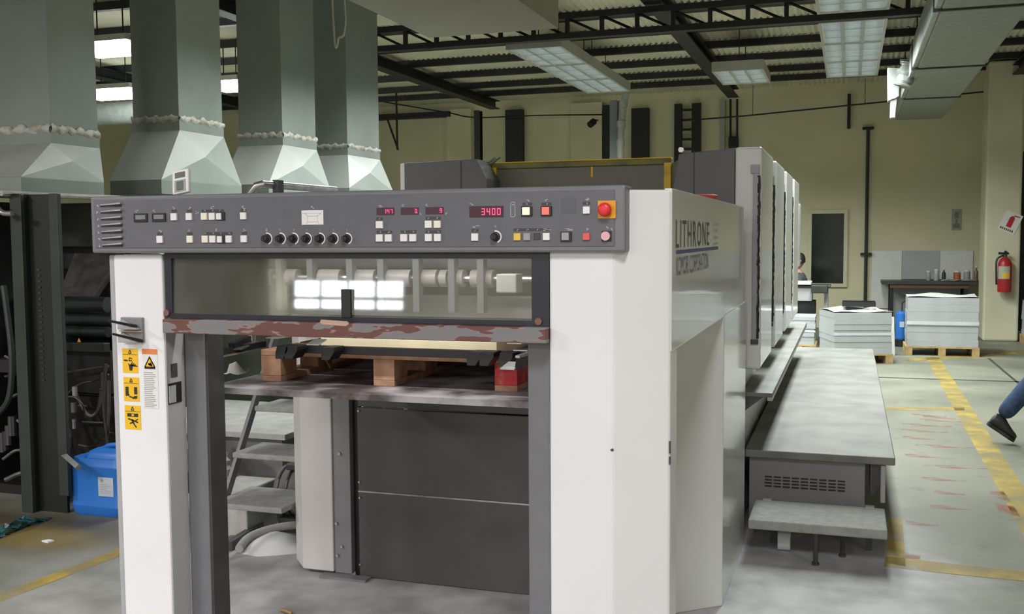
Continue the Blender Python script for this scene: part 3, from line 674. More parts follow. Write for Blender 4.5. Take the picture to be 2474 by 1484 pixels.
o, b_, R, poly, line = sticker(343, 843, 384, 988, STKW, 'warning_sticker', 'text', 'white text sticker with orange heading and yellow triangle')
x0, x1, z0, z1 = sq(343, 843, 384, 988)
B().box(x0, x1, ys-.0008, ys+.0002, z1-.088*(z1-z0), z1).obj('sticker_heading', STKO, o)
hb2 = B(); W, H = x1-x0, z1-z0
hb2.add([(x0+p[0]*W, ys-.0006, z0+p[1]*H) for p in ((.48, .86), (.16, .69), (.82, .69))], [(0, 1, 2)]); hb2.obj('sticker_triangle', YELLOW, o)
for i, (p, q) in enumerate((((.48, .865), (.14, .685)), ((.14, .685), (.84, .685)), ((.84, .685), (.48, .865)), ((.4, .75), (.62, .73)), ((.55, .78), (.64, .71)))): line(p, q, .02)
b_.obj('sticker_print', INK, o)
tx = B()
for k in range(19):
    zz = z0+(.02+.032*k)*H; tx.box(x0+.08*W, x0+random.uniform(.6, .93)*W, ys-.0006, ys+.0002, zz, zz+.013*H)
tx.obj('sticker_text', STKT, o)

# ------------------------------------------------------------------ control panel
pz0, pz1 = 1.551, 1.747
CP = B().box(-.903, .987, 0, .10, pz0, pz1).obj('control_panel', GREY, DEL, .008)
B().box(-.885, .955, -.003, .002, pz0+.018, pz1-.014).obj('panel_face', PANELG, CP, .001)
YP = -.003
S = 3.533
def cl(X, Y): return 200+X/S, 440+Y/S
def cr(X, Y): return 860+X/S, 440+Y/S
def prect(f, X, Y, w_, h_, y=YP):
    u, v = f(X, Y); c = P(u, v, y=y); k = (P(u+10, v, y=y).x-c.x)/10; kz = (c.z-P(u, v+10, y=y).z)/10
    return c.x-w_/S/2*k, c.x+w_/S/2*k, c.z-h_/S/2*kz, c.z+h_/S/2*kz
def pbox(f, X, Y, w_, h_, dep, m, name, bevel=.0012, base=YP):
    x0, x1, z0, z1 = prect(f, X, Y, w_, h_)
    return B().box(x0, x1, base-dep, base+.001, z0, z1).obj(name, m, CP, bevel)
for (X, Y, m) in ((783, 297, BTN_W), (912, 295, BTN_W), (1041, 293, BTN_Y), (1108, 293, BTN_W), (1375, 290, BTN_W), (663, 490, BTN_W), (919, 488, BTN_Y), (1048, 487, BTN_Y), (1113, 487, BTN_W), (1251, 487, BTN_W), (1380, 485, BTN_W)):
    pbox(cl, X, Y, 50, 60, .007, m, 'button')
for (X, Y) in ((1178, 293), (1184, 489)):
    pbox(cl, X, Y, 72, 70, .004, BLACK, 'button_bezel'); pbox(cl, X-8, Y, 40, 56, .009, BTN_W, 'button')
for (X, Y, m) in ((205, 365, BTN_W), (205, 478, BTN_W), (281, 478, BTN_W), (413, 476, BTN_W), (490, 476, BTN_W), (622, 361, BTN_W), (698, 361, BTN_Y), (623, 474, BTN_W), (700, 474, BTN_W), (1018, 470, BTN_W), (1628, 466, BTN_W), (1380, 468, BTN_YE), (1463, 467, BTN_GR), (1970, 240, BTN_W), (1969, 465, BTN_R)):
    pbox(cr, X, Y, 58, 62, .007, m, 'button')
pbox(cr, 1545, 465, 58, 60, .002, LEGEND_D, 'blank_key')
pbox(cr, 1815, 200, 125, 130, .0012, mat('blank_plate_grey', (.10, .102, .115), .5), 'blank_plate', 0)
for (X, Y, m) in ((1460, 250, BTN_A), (1627, 248, BTN_RL), (1795, 466, BTN_GR)):
    pbox(cr, X, Y, 94, 84, .006, BLACK, 'button_bezel'); pbox(cr, X-3, Y-2, 62, 66, .010, m, 'button')
# emergency stop and small round button
pbox(cr, 2143, 235, 153, 153, .004, ORANGE, 'stop_plate', .0008)
x0, x1, z0, z1 = prect(cr, 2136, 236, 116, 116); cxe, cze, re = (x0+x1)/2, (z0+z1)/2, (x1-x0)/2
B().tube([(cxe, -.006, cze), (cxe, -.02, cze)], re*.55, 20).obj('stop_stem', ESTOP, CP)
B().tube([(cxe, -.016, cze), (cxe, -.021, cze), (cxe, -.030, cze), (cxe, -.035, cze), (cxe, -.037, cze)], [re*.9, re, re*.97, re*.8, re*.45], 28).obj('stop_button', ESTOP, CP, smooth=True)
pbox(cr, 2140, 462, 84, 88, .003, BLACK, 'button_bezel')
x0, x1, z0, z1 = prect(cr, 2136, 461, 76, 76); B().tube([(((x0+x1)/2), -.005, (z0+z1)/2), ((x0+x1)/2, -.015, (z0+z1)/2)], (x1-x0)/2, 22).obj('button', BTN_P, CP, smooth=True)
# rotary knobs with pale dial arcs
def knob(f, X, Y, R_):
    x0, x1, z0, z1 = prect(f, X, Y, 2*R_, 2*R_); cx, cz, r = (x0+x1)/2, (z0+z1)/2, (x1-x0)/2
    arc = B(); n = 18
    for k in range(n):
        a0, a1 = math.radians(100-k*9.5), math.radians(100-(k+1)*9.5)
        arc.quad(*[(cx+r*q*math.cos(a), YP-.0012, cz+r*q*math.sin(a)) for q, a in ((.78, a0), (1, a0), (1, a1), (.78, a1))])
    arc.obj('dial_arc', BTN_W, CP)
    B().disc((cx, YP-.0005, cz), (0, 1, 0), r*.76, .001, 24).obj('dial_plate', LEGEND_D, CP)
    kb = B().tube([(cx, YP, cz), (cx, YP-.006, cz), (cx, YP-.007, cz), (cx, YP-.022, cz), (cx, YP-.024, cz)], [r*.74, r*.70, r*.58, r*.52, r*.42], 20)
    kb.box(cx-.0012, cx+.0012, YP-.0255, YP-.02, cz-r*.45, cz+r*.45).obj('knob', BLACK, CP, smooth=True)
for X in (1572, 1688, 1798, 1910, 2024, 2138, 2254): knob(cl, X+2, 483, 46)
knob(cr, 1193, 467, 52)
# counters, diagram plate, key slot
for (X, Y) in ((497, 305), (653, 302)):
    pbox(cl, X, Y, 116, 74, .004, BLACK, 'counter_frame'); pbox(cl, X+2, Y-4, 84, 38, .0052, mat('counter_window', (.22, .22, .22), .3), 'counter_window', 0)
pbox(cl, 1962, 303, 186, 124, .002, BTN_W, 'diagram_plate', .0006)
dg = B(); x0, x1, z0, z1 = prect(cl, 1962, 303, 186, 124); W, H = x1-x0, z1-z0
def dl(p, q, t=.0005):
    p = Vector((x0+p[0]*W, z0+p[1]*H)); q = Vector((x0+q[0]*W, z0+q[1]*H)); n = Vector((-(q-p).y, (q-p).x)).normalized()*t
    dg.quad(*[(k.x, YP-.0026, k.y) for k in (p-n, q-n, q+n, p+n)])
for p, q in (((.28, .2), (.74, .2)), ((.28, .6), (.74, .6)), ((.28, .2), (.28, .6)), ((.74, .2), (.74, .6)), ((.05, .8), (.93, .8)), ((.28, .6), (.16, .8)), ((.74, .6), (.9, .8)), ((.28, .2), (.22, .08)), ((.74, .2), (.8, .08))): dl(p, q)
dg.obj('diagram_lines', STKT, CP)
sl = B(); x0, x1, z0, z1 = prect(cr, 1340, 235, 42, 130); t_ = .0016
sl.box(x0, x0+t_, YP-.001, YP, z0, z1).box(x1-t_, x1, YP-.001, YP, z0, z1).box(x0, x1, YP-.001, YP, z0, z0+t_).box(x0, x1, YP-.001, YP, z1-t_, z1).box(x0, x1, YP-.001, YP, z1-.009, z1-.0075)
sl.obj('slot_outline', LEGEND, CP)
# speaker-like louvre of seven slats
for k in range(7):
    Y = 188+k*57; X0, X1 = 150+k*3, 332+k*2
    u0, v0 = cl(X0, Y+12); u1, v1 = cl(X1, Y+4)
    a, e = P(u0, v0, y=YP), P(u1, v1, y=YP)
    B().hexa(((a.x, YP-.0008, a.z-.006), (e.x, YP-.0008, e.z-.008), (e.x, YP-.0008, e.z+.002), (a.x, YP-.0008, a.z+.002)), ((a.x, YP, a.z-.006), (e.x, YP, e.z-.008), (e.x, YP, e.z+.002), (a.x, YP, a.z+.002))).obj('louvre_slot', BLACK, CP)
    B().hexa(((a.x, YP-.001, a.z), (e.x, YP-.009, e.z+.001), (e.x, YP-.009, e.z+.007), (a.x, YP-.001, a.z+.003)), ((a.x, YP, a.z), (e.x, YP, e.z+.002), (e.x, YP, e.z+.008), (a.x, YP, a.z+.003))).obj('louvre_slat', GREYL, CP)
# red digit displays
SEG = {'0': 'abcdef', '1': 'bc', '2': 'abged', '3': 'abgcd', '4': 'fgbc', '5': 'afgcd', '6': 'afgedc', '7': 'abc', '8': 'abcdefg', '9': 'abfgcd'}
def display(X, Y, w_, h_, txt, cells, dot=False):
    pbox(cr, X, Y, w_, h_, .0015, DISP, 'display', 0)
    x0, x1, z0, z1 = prect(cr, X, Y, w_*.92, h_*.52); cw = (x1-x0)/cells; y = YP-.0021
    for i, ch in enumerate(txt):
        g = B(); xa = x1-cw*(len(txt)-i)+cw*.18; xb = xa+cw*.50; zm = (z0+z1)/2; t = cw*.07
        sg = {'a': ((xa, z1), (xb, z1)), 'd': ((xa, z0), (xb, z0)), 'g': ((xa, zm), (xb, zm)), 'f': ((xa, zm), (xa, z1)), 'e': ((xa, z0), (xa, zm)), 'b': ((xb, zm), (xb, z1)), 'c': ((xb, z0), (xb, zm))}
        for s_ in SEG[ch]:
            (p0, q0), (p1, q1) = sg[s_]; g.box(min(p0, p1)-t, max(p0, p1)+t, y, y+.0004, min(q0, q1)-t, max(q0, q1)+t)
        if dot and i == len(txt)-1: g.box(xb+t*1.6, xb+t*3.4, y, y+.0004, z0-t, z0+t)
        g.obj('digit', LED, CP)
display(252, 250, 150, 62, '147', 5); display(460, 248, 152, 60, '0', 5, True); display(672, 244, 154, 60, '9', 5); display(1113, 253, 290, 95, '3400', 6)
# printed legends: small marks and dark strips above the keys
lg = B(); ls = B(); YL = YP-.0007
def mark(f, X, Y, w_, h_, n=3):
    for k in range(n):
        a = random.uniform(-.5, .2)*w_; b2 = a+random.uniform(.3, .6)*w_; c_ = -h_/2+h_*k/n
        x0, x1, z0, z1 = prect(f, X+(a+b2)/2, Y+c_+h_/n/2, min(b2-a, w_), h_/n*.62); lg.box(x0, x1, YL, YL+.0004, z0, z1)
def strip_(f, X, Y, w_, h_):
    x0, x1, z0, z1 = prect(f, X, Y, w_, h_); ls.box(x0, x1, YL+.0002, YL+.0005, z0, z1)
for k in range(7): mark(cl, 122+k*3, 203+k*57, 24, 20, 2)
for X, Y in ((455, 250), (609, 247), (775, 222), (908, 222), (1103, 217), (1367, 212), (1375, 235), (660, 420), (908, 415), (1146, 409), (1377, 412), (1958, 215), (1572, 408), (975, 262)): mark(cl, X, Y, 28, 24)
for k in range(6): mark(cl, 1686+k*113, 407, 12, 14, 1)
for X, Y, w_ in ((780, 247, 48), (910, 247, 48), (1110, 246, 190), (1372, 240, 48), (660, 440, 48), (915, 440, 48), (1158, 440, 240), (1380, 437, 48)): strip_(cl, X, Y, w_, 24)
for X in (1040, 1106, 1172): mark(cl, X, 244, 14, 14, 2)
for X in (1046, 1112, 1180, 1250): mark(cl, X, 438, 14, 14, 2)
for X, Y, w_ in ((202, 314, 54), (243, 427, 132), (450, 425, 134), (660, 308, 132), (662, 424, 134), (1017, 413, 60), (1463, 188, 84), (1627, 187, 84), (1968, 181, 66), (1470, 407, 250), (1625, 407, 60)): strip_(cr, X, Y, w_, 24)
for X, Y, w_ in ((200, 206, 50), (395, 200, 30), (597, 196, 24), (552, 273, 18), (766, 270, 20), (985, 190, 32), (1016, 380, 60), (1188, 378, 24), (1463, 157, 32), (1627, 155, 30), (1970, 147, 56), (1970, 403, 36), (2142, 388, 28), (2182, 402, 30), (1797, 405, 80), (1623, 407, 60)): mark(cr, X, Y, w_, 20)
for X, Y in ((203, 314), (205, 427), (281, 427), (411, 425), (487, 425), (619, 310), (697, 308), (621, 424), (698, 424), (1016, 413), (1380, 408), (1461, 407), (1545, 407), (1461, 188), (1626, 187), (1967, 181)): mark(cr, X, Y, 20, 14, 2)
tag(ls.obj('legend_strips', LEGEND_D, CP), kind='stuff'); tag(lg.obj('legend_marks', LEGEND, CP), kind='stuff')

# ------------------------------------------------------------------ pallet with a thin pile of sheets on the elevator plate
def make_pallet(name, label, x0, x1, y0, y1, z, m, group=None, red=None, bw=.09, hb=.078):
    t = thing(name, label, 'pallet', ((x0+x1)/2, (y0+y1)/2, z), group)
    xs_ = (x0, (x0+x1-bw)/2, x1-bw); dy = y1-y0
    for i, x in enumerate(xs_):
        mm = red if (red and i == 2) else m
        bx('bottom_board', m, t, x, x+bw, y0, y1, z, z+.022, .002)
        for k, y in enumerate((y0, y0+dy/2-.06, y1-.12)):
            bx('block', mm if k == 0 else m, t, x, x+bw, y+.0, y+.12, z+.022, z+.022+hb, .002)
    n = 5; wd = dy/n*.82
    for k in range(n):
        y = y0+(dy-wd)*k/(n-1); bx('deck_board', m, t, x0, x1, y, y+wd, z+.022+hb, z+.044+hb, .002)
    return t, z+.044+hb
PX0 = P(632, 920, y=.48).x
pt, zd = make_pallet('pallet', 'orange brown wooden pallet with one red block on the elevator plate', PX0, P(1250, 945, y=.48).x, .48, 1.18, 1.05, WOOD, None, WOODR, .085)
o = bx('sheet_pile', SHEET, None, P(775, 828, y=.5).x, P(1200, 836, y=.5).x, .5, 1.15, zd+.0005, P(990, 822, y=.5).z, .001)
tag(o, 'thin pile of cream sheets on the orange brown pallet', 'paper')
# crumpled rag under the left guide
rg = B(); c = P(555, 905, z=1.052)
pts = []
for i in range(5):
    for j in range(5):
        pts.append((c.x-.03+.018*i+random.uniform(-.006, .006), c.y+.02*j, 1.052+max(0, .045*math.sin(i*.9+.3)*math.sin(j*.9)+random.uniform(-.012, .012))))
rg.add(pts, [(i*5+j, i*5+j+1, (i+1)*5+j+1, (i+1)*5+j) for i in range(4) for j in range(4)])
tag(rg.obj('crumpled_rag', STKW, smooth=True), 'crumpled whitish rag on the elevator plate beside the pallet', 'rag')
# handset leaning on top of the panel
hz = 1.7475; a = P(438, 467, y=.06)
t = thing('handset', 'white handheld remote leaning upright on top of the control panel', 'remote', (a.x, .06, hz))
def tilt(b_):
    m = Matrix.Translation((a.x, .06, hz)) @ Matrix.Rotation(math.radians(-14), 4, 'X') @ Matrix.Rotation(math.radians(-9), 4, 'Y')
    b_.v = [tuple(m @ Vector(p)) for p in b_.v]; return b_
tilt(B().box(-.033, .033, -.006, .010, .006, .092)).obj('body', BTN_W, t, .005)
tilt(B().box(-.020, .020, -.0075, -.005, .062, .082)).obj('screen', mat('lcd_grey', (.12, .14, .12), .3), t)
tilt(B().box(-.022, .022, -.0075, -.005, .012, .054)).obj('keypad_frame', BTN_GR, t)
tilt(B().box(-.013, .013, -.009, -.0065, .017, .049)).obj('keypad', mat('lcd_grey', (.12, .14, .12), .3), t)
# red dished cap lying on the top cover
c = P(1692, 470, x=.93)
o = B().tube([(c.x, c.y, ZT+.001), (c.x, c.y, ZT+.02), (c.x, c.y, ZT+.05), (c.x, c.y, ZT+.056)], [.055, .075, .085, .07], 24).obj('red_cap', RED, smooth=True)
tag(o, 'red dished plastic cap on top of the delivery cover', 'cap')

# ================================================================== printing units
UY = 2.6
def make_unit():
    t = thing('printing_unit', 'tall grey and white printing unit', 'printing unit', (.1, UY+.45, 0))
    xr0, xr1 = .712, 1.022
    # right cover: grey front, white door slab with guide rail and brush gap
    B().prism([(P(1640, 366, y=UY).x, 2.035), (xr1, 2.058), (xr1, .9), (.6, .9), (.6, 1.70), (P(1622, 430, y=UY).x, 1.80)], UY, UY+.8, 'y').obj('side_cover', UNITG, t, .004)
    B().box(P(1676, 400, y=UY-.002).x-.002, P(1678, 400, y=UY-.002).x, UY-.0015, UY+.01, .9, 2.045).obj('cover_joint', BLACK, t)
    B().box(xr1+.001, 1.163, UY, UY+.80, .885, 2.06).obj('door_slab', WHITE_G, t, .012)
    B().box(1.118, 1.150, UY-.012, UY-.0005, 1.04, 1.96).obj('guide_rail', GREYL, t, .003)
    # ragged brush in the gap
    br = B(); z = 1.05
    while z < 1.90:
        h = random.uniform(.008, .03); br.box(1.143+random.uniform(-.003, .003), 1.157+random.uniform(-.004, .001), UY-.014, UY-.001, z, z+h); z += h
    br.obj('brush_strip', SOOT, t)
    B().box(1.105, 1.15, UY-.016, UY-.0005, 1.92, 1.965).obj('rail_stop', GREYL, t, .003)
    B().box(1.113, 1.153, UY-.018, UY-.0005, 1.02, 1.045).obj('rail_stop', DARK, t, .003)
    # left cover with white edge
    x0, x1 = P(968, 390, y=UY).x, P(1152, 385, y=UY).x
    B().prism([(x0+.025, .02), (x0+.025, 2.033), (x1, 2.043), (x1+.06, 1.93), (x1+.06, .02)], UY, UY+.8, 'y').obj('side_cover', UNITG, t, .004)
    B().box(x0-.005, x0+.024, UY, UY+.8, .02, 2.03).obj('cover_edge', WHITE, t, .004)
    B().box(P(1113, 400, y=UY).x-.002, P(1115, 400, y=UY).x, UY-.0015, UY+.01, .1, 2.035).obj('cover_joint', BLACK, t)
    # body between the covers
    B().box(x1+.061, .599, UY+.25, UY+.8, .02, 1.82).obj('unit_body', SOOT, t)
    B().box(.6, 1.06, UY+.02, UY+1.1, .02, .884).obj('side_frame', WHITE, t)
    # ink duct guard with yellow ink
    y = UY+.22
    a, e = P(1185, 393, y=y), P(1622, 381, y=y)
    zb = 1.75
    B().box(a.x+.03, e.x-.03, y+.004, y+.02, zb, a.z-.035).obj('ink_guard', INKPLATE, t)
    B().box(a.x, e.x, y-.01, y+.05, a.z-.04, a.z-.006).obj('guard_rail', INKG, t, .004)
    B().box(a.x+.02, e.x, y-.012, y+.05, a.z-.007, a.z).obj('guard_lip', INKY, t, .002)
    for x in (a.x, e.x-.04): B().box(x, x+.04, y-.012, y+.02, zb, a.z-.03).obj('guard_side', INKY, t, .003)
    for u in (1430,): B().box(P(u, 400, y=y).x-.006, P(u, 400, y=y).x+.006, y, y+.005, a.z-.10, a.z-.04).obj('ink_drip', INKY, t)
    # end brackets and clip
    B().prism([(x1+.0, 1.99), (a.x-.001, 1.97), (a.x-.001, 1.8), (x1+.065, 1.8), (x1+.065, 1.92)], y+.01, y+.06, 'y').obj('end_bracket', INKG, t)
    B().prism([(e.x+.001, 2.0), (e.x+.055, 2.03), (e.x+.035, 1.9), (e.x+.001, 1.86)], y+.005, y+.05, 'y').obj('end_bracket', INKG, t)
    p, q = P(1168, 402, y=y-.02), P(1198, 380, y=y-.02)
    B().tube([p, q], .008, 8).tube([P(1172, 396, y=y-.02), P(1190, 396, y=y-.02)], .006, 6).tube([p+Vector((.03, 0, 0)), q+Vector((.03, 0, .0))], .006, 6).obj('clip_handle', STEEL, t)
    c = P(1645, 362, y=UY+.02); B().disc((c.x, UY+.03, c.z), (0, 1, 0), .014, .03, 12).obj('pivot_cap', STEEL, t)
    return t
u0 = make_unit()
labs = ['tall grey and white printing unit directly behind the delivery', 'tall grey and white printing unit, second behind the delivery', 'tall grey and white printing unit, third behind the delivery', 'tall grey and white printing unit, last of the row before the paper stacks']
u0['label'] = labs[0]; u0['group'] = 'printing units of the white press'
for k in (1, 2, 3):
    c = copy_tree(u0); c.location.y += 1.1*k; c['label'] = labs[k]
# control box on the last unit
t = thing('feeder_cabinet', 'narrow grey control cabinet on the end of the last printing unit', 'cabinet', (1.12, 6.83, .89))
B().box(1.10, 1.172, 6.75, 6.9, 1.30, 1.88).obj('body', GREYL, t, .01)
B().box(1.08, 1.10, 6.72, 6.95, .89, 2.0).obj('mount', WHITE, t)

# upper foot shelf and lower walkway beside the units
t = thing('foot_shelf', 'narrow grey chequer plate shelf beneath the printing units', 'shelf', (1.14, 4.9, .7))
B().box(1.061, 1.226, 2.62, 7.2, .735, .757).obj('tread_plate', PLATE, t, .003)
B().box(1.2, 1.226, 2.62, 7.2, .715, .7345).obj('edge_lip', GREYL, t)
for y in (2.8, 3.9, 5.0, 6.1, 7.1): B().prism([(1.061, .734), (1.20, .734), (1.061, .62)], y, y+.02, 'y').obj('bracket', GREY2, t)
t = thing('walkway_platform', 'low grey chequer plate walkway along the white press', 'platform', (1.46, 5.2, 0))
ya = 2.62
for (y0_, y1_) in ((ya, 4.32), (4.323, 6.1), (6.103, 7.87)): B().box(1.085, 1.845, y0_, y1_, .405, .447).obj('tread_plate', PLATE, t, .006)
sk = B().box(1.105, 1.70, ya+.045, 7.8, .02, .404).obj('skirt', GREY2, t, .004)
a, e = P(1848, 1146, y=ya+.045), P(2046, 1184, y=ya+.045)
rows, cols = 4, 9
for r_ in range(rows):
    for c_ in range(cols):
        x = a.x+(e.x-a.x)*c_/cols; z = P(1848, 1151+r_*7.5, y=ya+.045).z
        B().box(x, x+(e.x-a.x)/cols*.8, ya+.042, ya+.047, z-.0045, z+.0035).obj('vent_slot', BLACK, sk)
B().prism([(1.725, .404), (1.80, .404), (1.80, .33), (1.74, .23), (1.725, .23)], ya+.05, ya+.35, 'y').obj('end_bracket', DARK, t)
B().box(1.775, 1.80, ya+.02, ya+.06, .2, .40).obj('end_stay', GREYL, t, .006)
for x in (1.12, 1.68): B().box(x-.02, x+.02, ya+.06, ya+.10, 0, .02).obj('foot', BLACK, t)
# step
t = thing('step_stool', 'low dusty grey step in front of the walkway platform', 'step', (1.47, 2.33, 0))
B().box(1.15, 1.795, 2.13, 2.54, .152, .20).obj('tread', TREAD, t, .008)
for x in (1.19, 1.70): B().box(x, x+.045, 2.50, 2.56, .2005, .206).obj('hinge_plate', GREYL, t)
for (u, v) in ((1970, 1365), (2035, 1345)):
    c = P(u, v, z=0); B().tube([(c.x, c.y, .01), (c.x, c.y, .152)], .011, 8).tube([(c.x, c.y, 0), (c.x, c.y, .012)], .018, 8).obj('leg', DARK, t)
for x in (1.25, 1.72): B().box(x-.015, x+.015, 2.45, 2.48, 0, .152).obj('leg', DARK, t)
c = P(1895, 1308, z=.045)
o = B().tube([(c.x-.03, c.y, .05), (c.x+.03, c.y, .05)], .05, 18).obj('tape_roll', PAPERT, smooth=True)
tag(o, 'small white roll lying on the floor under the grey step', 'roll'); 

# ================================================================== steps and clutter seen through the delivery
t = thing('step_ladder', 'dusty grey steel steps with three treads behind the delivery', 'steps', (-1.12, 1.6, 0))
for (z, y0_, y1_, xa) in ((.30, 1.31, 1.66, -1.365), (.52, 1.46, 1.74, -1.34), (.735, 1.61, 1.86, -1.30)):
    B().box(xa, -.97, y0_, y1_, z-.028, z).obj('tread', TREAD, t, .006)
B().prism([(1.235, 0), (1.285, 0), (2.02, 1.13), (1.97, 1.13)], -1.385, -1.366, 'x').obj('stringer', GREY2, t)
B().prism([(1.54, .47), (1.59, .47), (2.02, 1.13), (1.97, 1.13)], -.99, -.972, 'x').obj('stringer', GREY2, t)
B().box(-1.27, -.97, 1.9, 2.6, .955, .98).obj('landing', TREAD, t, .004)
for (x, y) in ((-1.24, 2.55), (-1.0, 2.55), (-1.14, 1.9)): B().tube([(x, y, 0), (x, y, .955)], .035 if y < 2 else .02, 12).obj('post', GREY2, t)
hp = [P(600, 474, y=2.1), P(608, 463, y=2.1), P(620, 449, y=2.1), P(634, 445, y=2.1), P(668, 447, y=2.2), P(810, 459, y=2.75)]
hp = [Vector((hp[0].x, 2.1, .98))]+hp
B().tube(hp, .022, 10).obj('handrail', STEEL, t, smooth=True)
c = P(672, 450, y=2.2); B().box(c.x-.02, c.x+.02, 2.17, 2.23, c.z-.05, c.z+.035).obj('rail_joint', DARK, t, .004)
# low cabinet and platform beyond
t = thing('side_platform', 'pale dusty metal platform with green side beyond the steps', 'platform', (-2.0, 2.8, 0))
B().box(-2.6, -1.45, 2.15, 3.15, .44, .475).obj('deck', POWDER, t, .004)
B().box(-2.55, -1.5, 2.2, 3.1, .2, .438).obj('body', POWDERD, t)
B().box(-2.5, -1.55, 2.25, 3.05, 0, .2).obj('plinth', DARK, t)
o = tag(bx('green_cabinet', mat('moss_green_paint', (.052, .07, .042), .55, var=.15), None, -3.0, -1.35, 3.35, 3.9, 0, 1.05, .006), 'dark moss green cabinet behind the dusty platform', 'cabinet')
# ribbed hose
pts = spline([Vector((-1.95, 2.02, .42)), Vector((-1.80, 1.95, .40)), Vector((-1.74, 1.93, .30)), Vector((-1.78, 1.9, .17)), Vector((-1.98, 1.85, .075))], 7)
o = B().tube(pts, [.055 if k % 2 else .066 for k in range(len(pts))], 14).obj('ribbed_hose', POWDER, smooth=False)
tag(o, 'ribbed grey flexible hose curling beside the steps', 'hose')
t = thing('pump_motor', 'dusty dark motor housing under the steps', 'motor', (-1.22, 1.95, 0))
B().tube([(-1.36, 2.0, .2), (-1.0, 2.0, .2)], .14, 20).obj('casing', POWDERD, t, smooth=True)
B().box(-1.33, -1.03, 1.86, 2.14, 0, .08).obj('foot', DARK, t); B().box(-1.30, -1.10, 1.9, 2.06, .335, .37).obj('terminal_box', DARK, t, .006)
for k in range(6): B().tube([(-1.34+.055*k, 2.0, .2), (-1.33+.055*k, 2.0, .2)], .147, 20).obj('cooling_fin', DARK, t)
o = tag(B().box(-1.66, -1.42, 1.70, 2.0, 0, .26).obj('dusty_crate', POWDER, None, .008), 'pale dusty metal box left of the dark motor', 'box')
t = thing('floor_channel', 'dusty steel floor channel beside the rear column', 'channel', (-1.3, 1.6, 0))
p = fpts((515, 1335), (560, 1330), (665, 1262), (600, 1262))
B().add([(q.x, q.y, .012) for q in p], [(0, 1, 2, 3)]).obj('plate', POWDERD, t)
p = fpts((545, 1332), (562, 1332), (668, 1262), (655, 1262))
B().hexa([(q.x, q.y, .0) for q in p], [(q.x, q.y, .05) for q in p]).obj('side_bar', DARK, t)
pts = spline([P(578, 1326, z=.03), P(600, 1300, z=.05), P(640, 1283, z=.07), P(690, 1272, z=.08), P(760, 1266, z=.08)], 8)
tag(B().tube(pts, .022, 10).obj('white_hose', POWDER, smooth=True), 'whitish dusty hose on the floor beside the rear column', 'hose')
# heap of spray powder
pm = B(); c = P(668, 1320, z=0); N = 12; M = 5
POWW = mat('spray_powder', (.66, .66, .66), .9, var=.04)
for i in range(M+1):
    for j in range(N):
        r_ = 1-i/M; a_ = 2*math.pi*j/N; k = 1+.12*math.sin(3*a_+1)
        pm.v.append((c.x+.20*r_*k*math.cos(a_), c.y+.17*r_*k*math.sin(a_), .075*(1-r_**1.5)))
for i in range(M):
    for j in range(N): pm.f.append((i*N+j, i*N+(j+1) % N, (i+1)*N+(j+1) % N, (i+1)*N+j))
tag(pm.obj('powder_heap', POWW, smooth=True), 'heap of white spray powder on the floor at the rear column', 'powder', None, 'stuff')
o = B().tube(spline([P(678, 1474, z=.012), P(690, 1476, z=.016), P(705, 1482, z=.010)], 4), .008, 6).obj('wood_splinter', WOODL)
tag(o, 'small brown wood splinter on the floor inside the delivery', 'debris')

